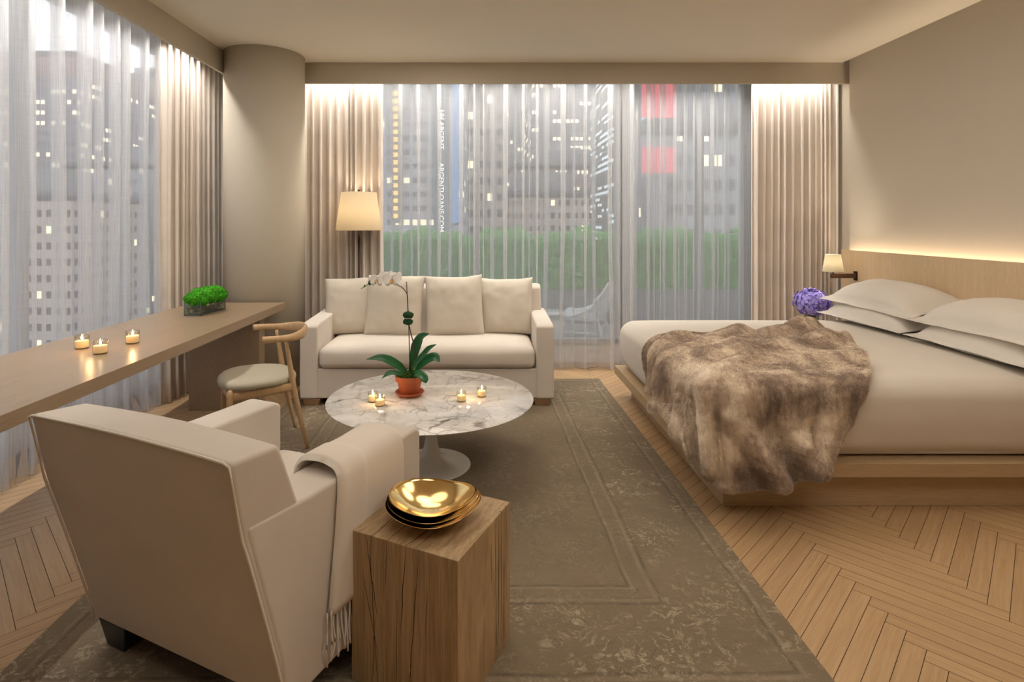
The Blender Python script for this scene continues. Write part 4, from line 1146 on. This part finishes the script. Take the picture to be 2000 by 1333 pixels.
# ================================================================== SCONCE, nightstand, vase
def make_sconce():
    Y = 4.957; t = thing('wall_sconce', 'small pleated-shade reading lamp on a brown arm fixed to the headboard', 'lamp', (3.29, Y, .984))
    k = Y/F; cx = (1627-945)*k-3.29
    mesh('wall_plate', *bx(-.008, .0, -.022, .022, -.04, .04), MAT['bronze'], t, smooth=False)
    bbox('arm', (cx-.018, -.006, -.012, .012, -.020, .020), .002, MAT['brownbar'], t)
    mesh('stem', *tube([(cx, 0, .018), (cx, 0, .085)], .005, 10), MAT['bronze'], t)
    mesh('knob', *lathe([(.001, .018), (.010, .024), (.011, .032), (.006, .040), (.001, .042)], 12, (cx, 0, 0)), MAT['bronze'], t)
    zb, zt = 1.45-(531-436)*k-.984, 1.45-(497-436)*k-.984; R0, R1 = .083, .058; n = 144; V = []; Fc = []
    for j, (R, z) in enumerate([(R0, zb), (R0*.99, zb+.004), ((R0+R1)/2, (zb+zt)/2), (R1*1.01, zt-.004), (R1, zt)]):
        for i in range(n): rr = R*(1+.022*math.cos(i*PI)) if True else R; V.append((cx+rr*math.cos(2*PI*i/n), rr*math.sin(2*PI*i/n), z))
    for j in range(4):
        for i in range(n): Fc.append((j*n+i, j*n+(i+1) % n, (j+1)*n+(i+1) % n, (j+1)*n+i))
    ob = mesh('lamp_shade', V, Fc, MAT['pshade'], t); so = ob.modifiers.new('s', 'SOLIDIFY'); so.thickness = .0015
    mesh('bulb', *lathe([(.001, .085), (.010, .09), (.016, .11), (.012, .13), (.001, .136)], 14, (cx, 0, 0)), MAT['bulb'], t)
    point('sconce_light', (3.29+cx, Y, .984+.125), 9.5, (1, .87, .68), .025)
make_sconce()
ns = thing('nightstand', 'light oak nightstand between the bed and the drape, under the vase', 'nightstand', (2.95, 4.98, 0))
bbox('top', (-.22, .22, -.19, .19, .47, .50), .002, MAT['oakx'], ns); bbox('body', (-.20, .20, -.17, .17, .10, .47), .002, MAT['oakx'], ns)
bbox('plinth', (-.17, .17, -.14, .14, 0, .10), .002, MAT['oakx'], ns)
def make_vase():
    vx, vy, vz = (1586-945)*4.98/F, 4.98, .50
    t = thing('glass_vase', 'clear cylinder vase holding green stems on the nightstand', 'vase', (vx, vy, vz))
    mesh('glass', *lathe([(.001, 0), (.052, 0), (.055, .004), (.055, .16), (.052, .16), (.052, .006), (.001, .006)], 32), MAT['vglass'], t)
    r = random.Random(6); b = thing('flower_bouquet', 'round bunch of violet blossoms standing in the clear vase', 'flowers', (vx, vy, vz))
    st = MB(); fl = MB()
    for i in range(26):
        a = r.uniform(0, 2*PI); q = .04*math.sqrt(r.random()); st.add(*tube([(q*math.cos(a+2), q*math.sin(a+2), .012), (q*math.cos(a), q*math.sin(a), .14), (q*2.2*math.cos(a), q*2.2*math.sin(a), .22)], .0022, 6))
    st.build('stems', MAT['vstem'], b)
    C = Vector((0, 0, .245)); 
    for i in range(620):
        d = Vector((r.gauss(0, 1), r.gauss(0, 1), r.gauss(0, 1))).normalized()
        rr = r.uniform(.72, 1.05); lump = 1+.12*noise.noise(d*2.4)
        p = C+Vector((d.x*.145, d.y*.13, d.z*.118))*rr*lump
        if p.z < .14: continue
        s1 = d.cross(Vector((r.random()-.5, r.random()-.5, r.random()-.5))).normalized(); s2 = d.cross(s1)
        for k in range(5):
            an = 2*PI*k/5+r.uniform(-.2, .2); e = s1*math.cos(an)+s2*math.sin(an); sd = d.cross(e); L = r.uniform(.014, .023)
            fl.add([tuple(p), tuple(p+e*L*.6+sd*L*.42+d*.004), tuple(p+e*L+d*.008*r.uniform(-.5, 1.5)), tuple(p+e*L*.6-sd*L*.42+d*.004)], [(0, 1, 2, 3)])
    fl.build('blossoms', MAT['violet'], b)
make_vase()

# ================================================================== TERRACE
structure('ground_terrace', mesh('ground_terrace', *bx(-3.1, 9, YB+.12, 9.6, -.3, -.005), MAT['deck'], smooth=False))
pl = mesh('terrace_planter', *bx(-3.1, 9, -.28, .28, 0, .49), MAT['concrete'], loc=(0, 8.45, 0), smooth=False)
tag(pl, 'long low grey concrete planter wall under the hedge on the terrace', 'planter')
def make_hedge():
    r = np.random.default_rng(2); V = []; Fc = []
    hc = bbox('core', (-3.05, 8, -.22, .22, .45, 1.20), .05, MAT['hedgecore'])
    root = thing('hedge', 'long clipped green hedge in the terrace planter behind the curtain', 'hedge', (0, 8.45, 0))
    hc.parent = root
    n = 60000; x = r.uniform(-3.05, 5.0, n)
    f = r.random(n); y = np.where(f < .8, -.26+r.normal(0, .035, n), r.uniform(-.28, .28, n)); 
    topz = 1.27+.05*np.sin(x*5.1)+.035*np.sin(x*13+1)
    z = np.where(f < .8, .49+(topz-.49)*r.random(n), topz+r.normal(0, .03, n))
    for i in range(n):
        p = np.array((x[i], y[i], z[i])); d = r.normal(0, 1, 3)+np.array((0, -.4, .5)); d /= np.linalg.norm(d); s = np.cross(d, r.normal(0, 1, 3)); s /= np.linalg.norm(s); L = r.uniform(.022, .042)
        b = len(V); V += [tuple(p), tuple(p+d*L*.5+s*L*.3), tuple(p+d*L), tuple(p+d*L*.5-s*L*.3)]; Fc.append((b, b+1, b+2, b+3))
    mesh('foliage', V, Fc, MAT['hedge'], root, smooth=False)
make_hedge()
def make_wire_chair():
    t = thing('wire_lounge_chair', 'white wire lounge chair on the terrace seen through the sheer curtain', 'chair', (1.28, 6.98, -.005), math.radians(-112))
    m = M('white_wire').base((.95, .95, .95), .4).m
    # local: faces -y... seat shell built as a grid: v runs from the front edge over the seat and up the back
    nv, nu = 26, 24; G = []
    for j in range(nv+1):
        v = j/nv; row = []
        for i in range(nu+1):
            u = -1+2*i/nu
            if v < .45: q = v/.45; y = -.30+.50*q; z = .31-.05*q
            else: q = (v-.45)/.55; y = .20+.16*q; z = .26+.46*q**1.1
            bump_ = math.exp(-((v-.48)/.22)**2)
            hw_ = .27+.09*bump_*abs(u)**2
            x = u*hw_
            wing = abs(u)**3
            z += wing*(.20*bump_+.02) ; y -= wing*(.10*(v > .45)*(1-abs(2*v-1.45)))
            row.append((x, y, z))
        G.append(row)
    V = [p for r_ in G for p in r_]; Fc = [(j*(nu+1)+i, j*(nu+1)+i+1, (j+1)*(nu+1)+i+1, (j+1)*(nu+1)+i) for j in range(nv) for i in range(nu)]
    ob = mesh('seat_shell', V, Fc, m, t); wf = ob.modifiers.new('w', 'WIREFRAME'); wf.thickness = .013
    rimp = [G[0][i] for i in range(nu+1)]+[G[j][nu] for j in range(1, nv+1)]+[G[nv][i] for i in range(nu-1, -1, -1)]+[G[j][0] for j in range(nv-1, 0, -1)]
    mesh('rim', *tube(rimp, .018, 8, closed=True), m, t)
    bbox('seat_pad', (-.22, .22, -.27, .19, .268, .305), .012, m, t)
    for s in (-1, 1):
        mesh('leg', *tube([(s*.22, -.22, .27), (s*.26, -.28, 0)], .014, 8), m, t)
        mesh('leg', *tube([(s*.20, .18, .27), (s*.24, .26, 0)], .014, 8), m, t)
        mesh('stretcher', *tube([(s*.245, -.255, .13), (s*.225, .225, .13)], .007, 8), m, t)
    mesh('stretcher', *tube([(-.22, .22, .20), (.22, .22, .20)], .007, 8), m, t)
    mesh('stretcher', *tube([(-.235, .245, .06), (.235, .245, .06)], .007, 8), m, t)
make_wire_chair()
ts = thing('terrace_side_table', 'small round white side table beside the wire chair on the terrace', 'side table', (.78, 6.62, -.005))
mesh('tabletop', *lathe([(.001, .385), (.19, .385), (.195, .39), (.195, .405), (.19, .41), (.001, .41)], 40), MAT['white'], ts)
mesh('drum', *lathe([(.165, 0), (.165, .385)], 40), MAT['white'], ts)
# pergola outside the door
pg = thing('pergola', 'flat grey concrete pergola over the terrace, seen above the hedge', 'pergola', (3.0, 7.5, -.005))
bbox('roof_slab', (-1.0, 1.3, -.55, .0, 2.62, 2.76), .004, MAT['concrete'], pg)
bbox('post', (1.15, 1.27, -.12, .0, 0, 2.62), .004, MAT['concrete'], pg); bbox('post', (-.2, -.1, -.12, .0, 0, 2.62), .004, MAT['concrete'], pg)

# ================================================================== CITY
structure('ground_city', mesh('ground_city', *bx(-260, 260, 11, 320, -24.5, -24), M('street_asphalt').base((.40, .41, .43), .8).m, smooth=False))
structure('ground_city_west', mesh('ground_city_west', *bx(-260, -5, -120, 11, -24.5, -24), bpy.data.materials['street_asphalt'], smooth=False))
def facade(name, wall, pane, lit, ww, wh, p_lit, fx=.6, fz=.5, strength=1.5, bands=False):
    m = M(name); geo = m.n('NewGeometry'); tc = m.n('TexCoord'); sp = m.n('SeparateXYZ'); m.l(tc.outputs['Object'], sp.inputs[0])
    h = m.math('ADD', sp.outputs[0], sp.outputs[1])
    u = m.math('DIVIDE', h, ww); v = m.math('DIVIDE', sp.outputs[2], wh)
    fu, fv = m.math('FRACT', u), m.math('FRACT', v)
    inside = m.math('MULTIPLY', m.math('LESS_THAN', m.math('ABSOLUTE', m.math('SUBTRACT', fu, .5)), fx/2), m.math('LESS_THAN', m.math('ABSOLUTE', m.math('SUBTRACT', fv, .5)), fz/2))
    cb = m.n('CombineXYZ'); m.l(m.math('FLOOR', m.math('DIVIDE', m.math('FLOOR', u), 3 if bands else 1)), cb.inputs[0]).l(m.math('FLOOR', v), cb.inputs[1])
    wn = m.n('TexWhiteNoise'); wn.noise_dimensions = '2D'; m.l(cb.outputs[0], wn.inputs['Vector'])
    cb2 = m.n('CombineXYZ'); m.l(m.math('FLOOR', u), cb2.inputs[0]).l(m.math('FLOOR', v), cb2.inputs[1])
    wn2 = m.n('TexWhiteNoise'); wn2.noise_dimensions = '2D'; m.l(cb2.outputs[0], wn2.inputs['Vector'])
    on = m.math('MULTIPLY', m.math('LESS_THAN', wn.outputs['Value'], p_lit), m.math('LESS_THAN', wn2.outputs['Value'], .75))
    side = m.n('SeparateXYZ'); m.l(geo.outputs['Normal'], side.inputs[0])
    vert = m.math('LESS_THAN', m.math('ABSOLUTE', side.outputs[2]), .5)
    ins = m.math('MULTIPLY', inside, vert)
    m.base(m.mix(ins, wall, pane), m.math('MULTIPLY_ADD', ins, -.5, .8))
    m.b.inputs['Emission Color'].default_value = lit+(1,)
    m.l(m.math('MULTIPLY', m.math('MULTIPLY', ins, on), strength), m.b.inputs['Emission Strength']); return m.m
YEL = (1, .86, .55)
FA = {
 'dark': facade('tower_dark_bands', (.36, .34, .36), (.16, .165, .20), YEL, .75, 1.5, .42, .75, .38, 1.9, True),
 'brown': facade('tower_brown', (.42, .32, .30), (.18, .16, .17), YEL, .65, 1.25, .40, .5, .4, 1.8),
 'glass': facade('tower_glass', (.42, .46, .48), (.24, .30, .34), (.85, .95, 1), 1.0, .55, .5, .9, .5, 1.0, True),
 'tan': facade('low_tan_building', (.62, .54, .47), (.10, .09, .09), YEL, .95, 1.6, .08, .5, .45, 2.0),
 'grey': facade('tower_grey', (.46, .46, .48), (.24, .25, .27), YEL, .8, 1.5, .12, .6, .45, 1.8),
 'pale': facade('tower_pale', (.58, .57, .58), (.28, .28, .31), YEL, .6, 1.0, .15, .7, .4, 1.4, True),
}
def building(name, X0, X1, Y, depth, ztop, mat, label, crown=None):
    """X0..X1 in metres at distance Y"""
    w_ = X1-X0; t = thing(name, label, 'building', ((X0+X1)/2, Y, -24))
    mesh('tower_block', *bx(-w_/2, w_/2, 0, depth, 0, ztop+24), mat, t, smooth=False)
    bbox('roof_parapet', (-w_/2-.15, w_/2+.15, -.15, depth+.15, ztop+24, ztop+24.9), .0, MAT['concrete'], t)
    if crown: mesh('crown', *bx(-w_/2-.2, w_/2+.2, -.2, depth+.2, ztop+24-crown, ztop+24.0), M('crown_pink').base((.42, .28, .26), .8).m, t, smooth=False)
    else: mesh('plant_room', *bx(-w_/4, w_/5, depth*.25, depth*.7, ztop+24.9, ztop+27.5), MAT['concrete'], t, smooth=False)
    return t
def B(name, px0, px1, pytop, Y, depth, mat, label, crown=None):
    return building(name, (px0-945)*Y/F, (px1-945)*Y/F, Y, depth, 1.45-(pytop-436)*Y/F, FA[mat], label, crown)
B('office_tower', 1040, 1222, -60, 95, 24, 'dark', 'tall dark office tower with lit window bands behind the sheer curtain')
B('brown_tower', 955, 1050, 60, 120, 20, 'grey', 'grey tower rising between the billboards and the dark office tower')
B('low_building', 930, 1215, 386, 70, 14, 'tan', 'low tan building with dark window rows just above the hedge')
B('brick_building', 1000, 1200, 330, 84.5, 10, 'brown', 'brown mid-rise with scattered lit windows below the dark office tower')
B('glass_tower', 1195, 1250, 40, 50, 10, 'glass', 'slim glass tower beside the red billboard')
B('sign_tower', 700, 905, -120, 40, 12, 'pale', 'pale tower carrying tall vertical lettering behind the lamp')
B('stone_tower', 905, 990, -40, 55, 12, 'tan', 'tan stone tower beside the vertical lettering')
B('corner_block', 1322, 1560, 20, 34, 10, 'grey', 'grey block beyond the pergola and the bed end of the terrace')
# left side, seen through the desk window
B('west_tower', -260, 150, 112, 80, 25, 'dark', 'wide dark tower with pinkish crown and lit floors beyond the desk window', 2.6)
B('west_glass_tower', 168, 250, 178, 108, 20, 'pale', 'pale tower with thin floor bands beyond the desk window')
B('west_slab', 205, 330, 150, 132, 20, 'glass', 'greenish glass slab farthest beyond the desk window')
B('west_low_building', -120, 140, 392, 55, 12, 'tan', 'low tan building with square windows beyond the desk window')
B('west_mid_building', 120, 420, 330, 72, 18, 'grey', 'grey mid-rise with few lights beyond the desk window')
# billboards
def text_mesh(name, body, size, mat, parent, loc, rot, ext=.06):
    cu = bpy.data.curves.new(name, 'FONT'); cu.body = body; cu.size = size; cu.extrude = ext; cu.align_x = 'LEFT'
    tmp = bpy.data.objects.new('tmp', cu); COL.objects.link(tmp); bpy.context.view_layer.update()
    me = bpy.data.meshes.new_from_object(tmp.evaluated_get(bpy.context.evaluated_depsgraph_get())); bpy.data.objects.remove(tmp)
    ob = link(name, me, mat, parent, loc, smooth=False); ob.rotation_euler = rot; return ob
def emit(name, col, st): return M(name).base((.02, .02, .02), .6, Emission_Color=col+(1,), Emission_Strength=st).m
Y = 39.0; k = Y/F
sg = thing('vertical_sign', 'tall blue-grey vertical sign with white capitals reading downwards', 'sign', ((862-945)*k, Y, 1.45))
mesh('sign_board', *bx(-15*k, 16*k, 0, 1.0, -.5, 300*k), emit('sign_board_grey', (.30, .36, .42), .55), sg, smooth=False)
em_w = emit('sign_white', (1, 1, 1), 1.7)
for body, yy in (('HV ARGENT', 221), ('ARGENTLOANS.COM', 118)): text_mesh('lettering', body, .50, em_w, sg, (-.17, -.08, yy*k), (PI/2, PI/2, 0), .05)
bs = thing('blue_sign_strip', 'narrow glowing blue vertical light strip beside the lettered sign', 'sign', ((888-945)*k, Y, 1.45))
mesh('light_strip', *bx(-7*k, 7*k, 0, 1.0, 0, 300*k), emit('sign_blue', (.25, .42, .75), .9), bs, smooth=False)
os_ = thing('amber_sign', 'amber vertical column of lights at the lamp edge of the window', 'sign', ((772-945)*k, Y, 1.45))
am = emit('sign_amber', (1, .62, .22), 1.8)
for j in range(17): mesh('light', *bx(-4*k, 4*k, -.05, .2, (10+15*j)*k, (18+15*j)*k), am, os_, smooth=False)
mesh('sign_board', *bx(-7*k, 7*k, .2, 1.0, 0, 270*k), MAT['concrete'], os_, smooth=False)
Y = 32.0; k = Y/F
rb = thing('red_billboard', 'bright red and pale blue billboard between the towers above the hedge', 'billboard', ((1287-945)*k, Y, 1.45))
mesh('billboard_box', *bx(-36*k, 36*k, 0, .6, 90*k, 300*k), MAT['concrete'], rb, smooth=False)
mesh('support_post', *bx(-.5, .5, .1, .6, -25.45, 90*k), MAT['concrete'], rb, smooth=False)
mesh('red_screen', *bx(-34*k, 34*k, -.06, 0, 205*k, 298*k), emit('screen_red', (1, .18, .22), 1.1), rb, smooth=False)
mesh('blue_screen', *bx(-34*k, 34*k, -.06, 0, 188*k, 205*k), emit('screen_blue', (.25, .85, .95), 1.3), rb, smooth=False)
mesh('red_screen', *bx(-34*k, 34*k, -.06, 0, 98*k, 148*k), emit('screen_red_low', (1, .22, .26), 1.0), rb, smooth=False)
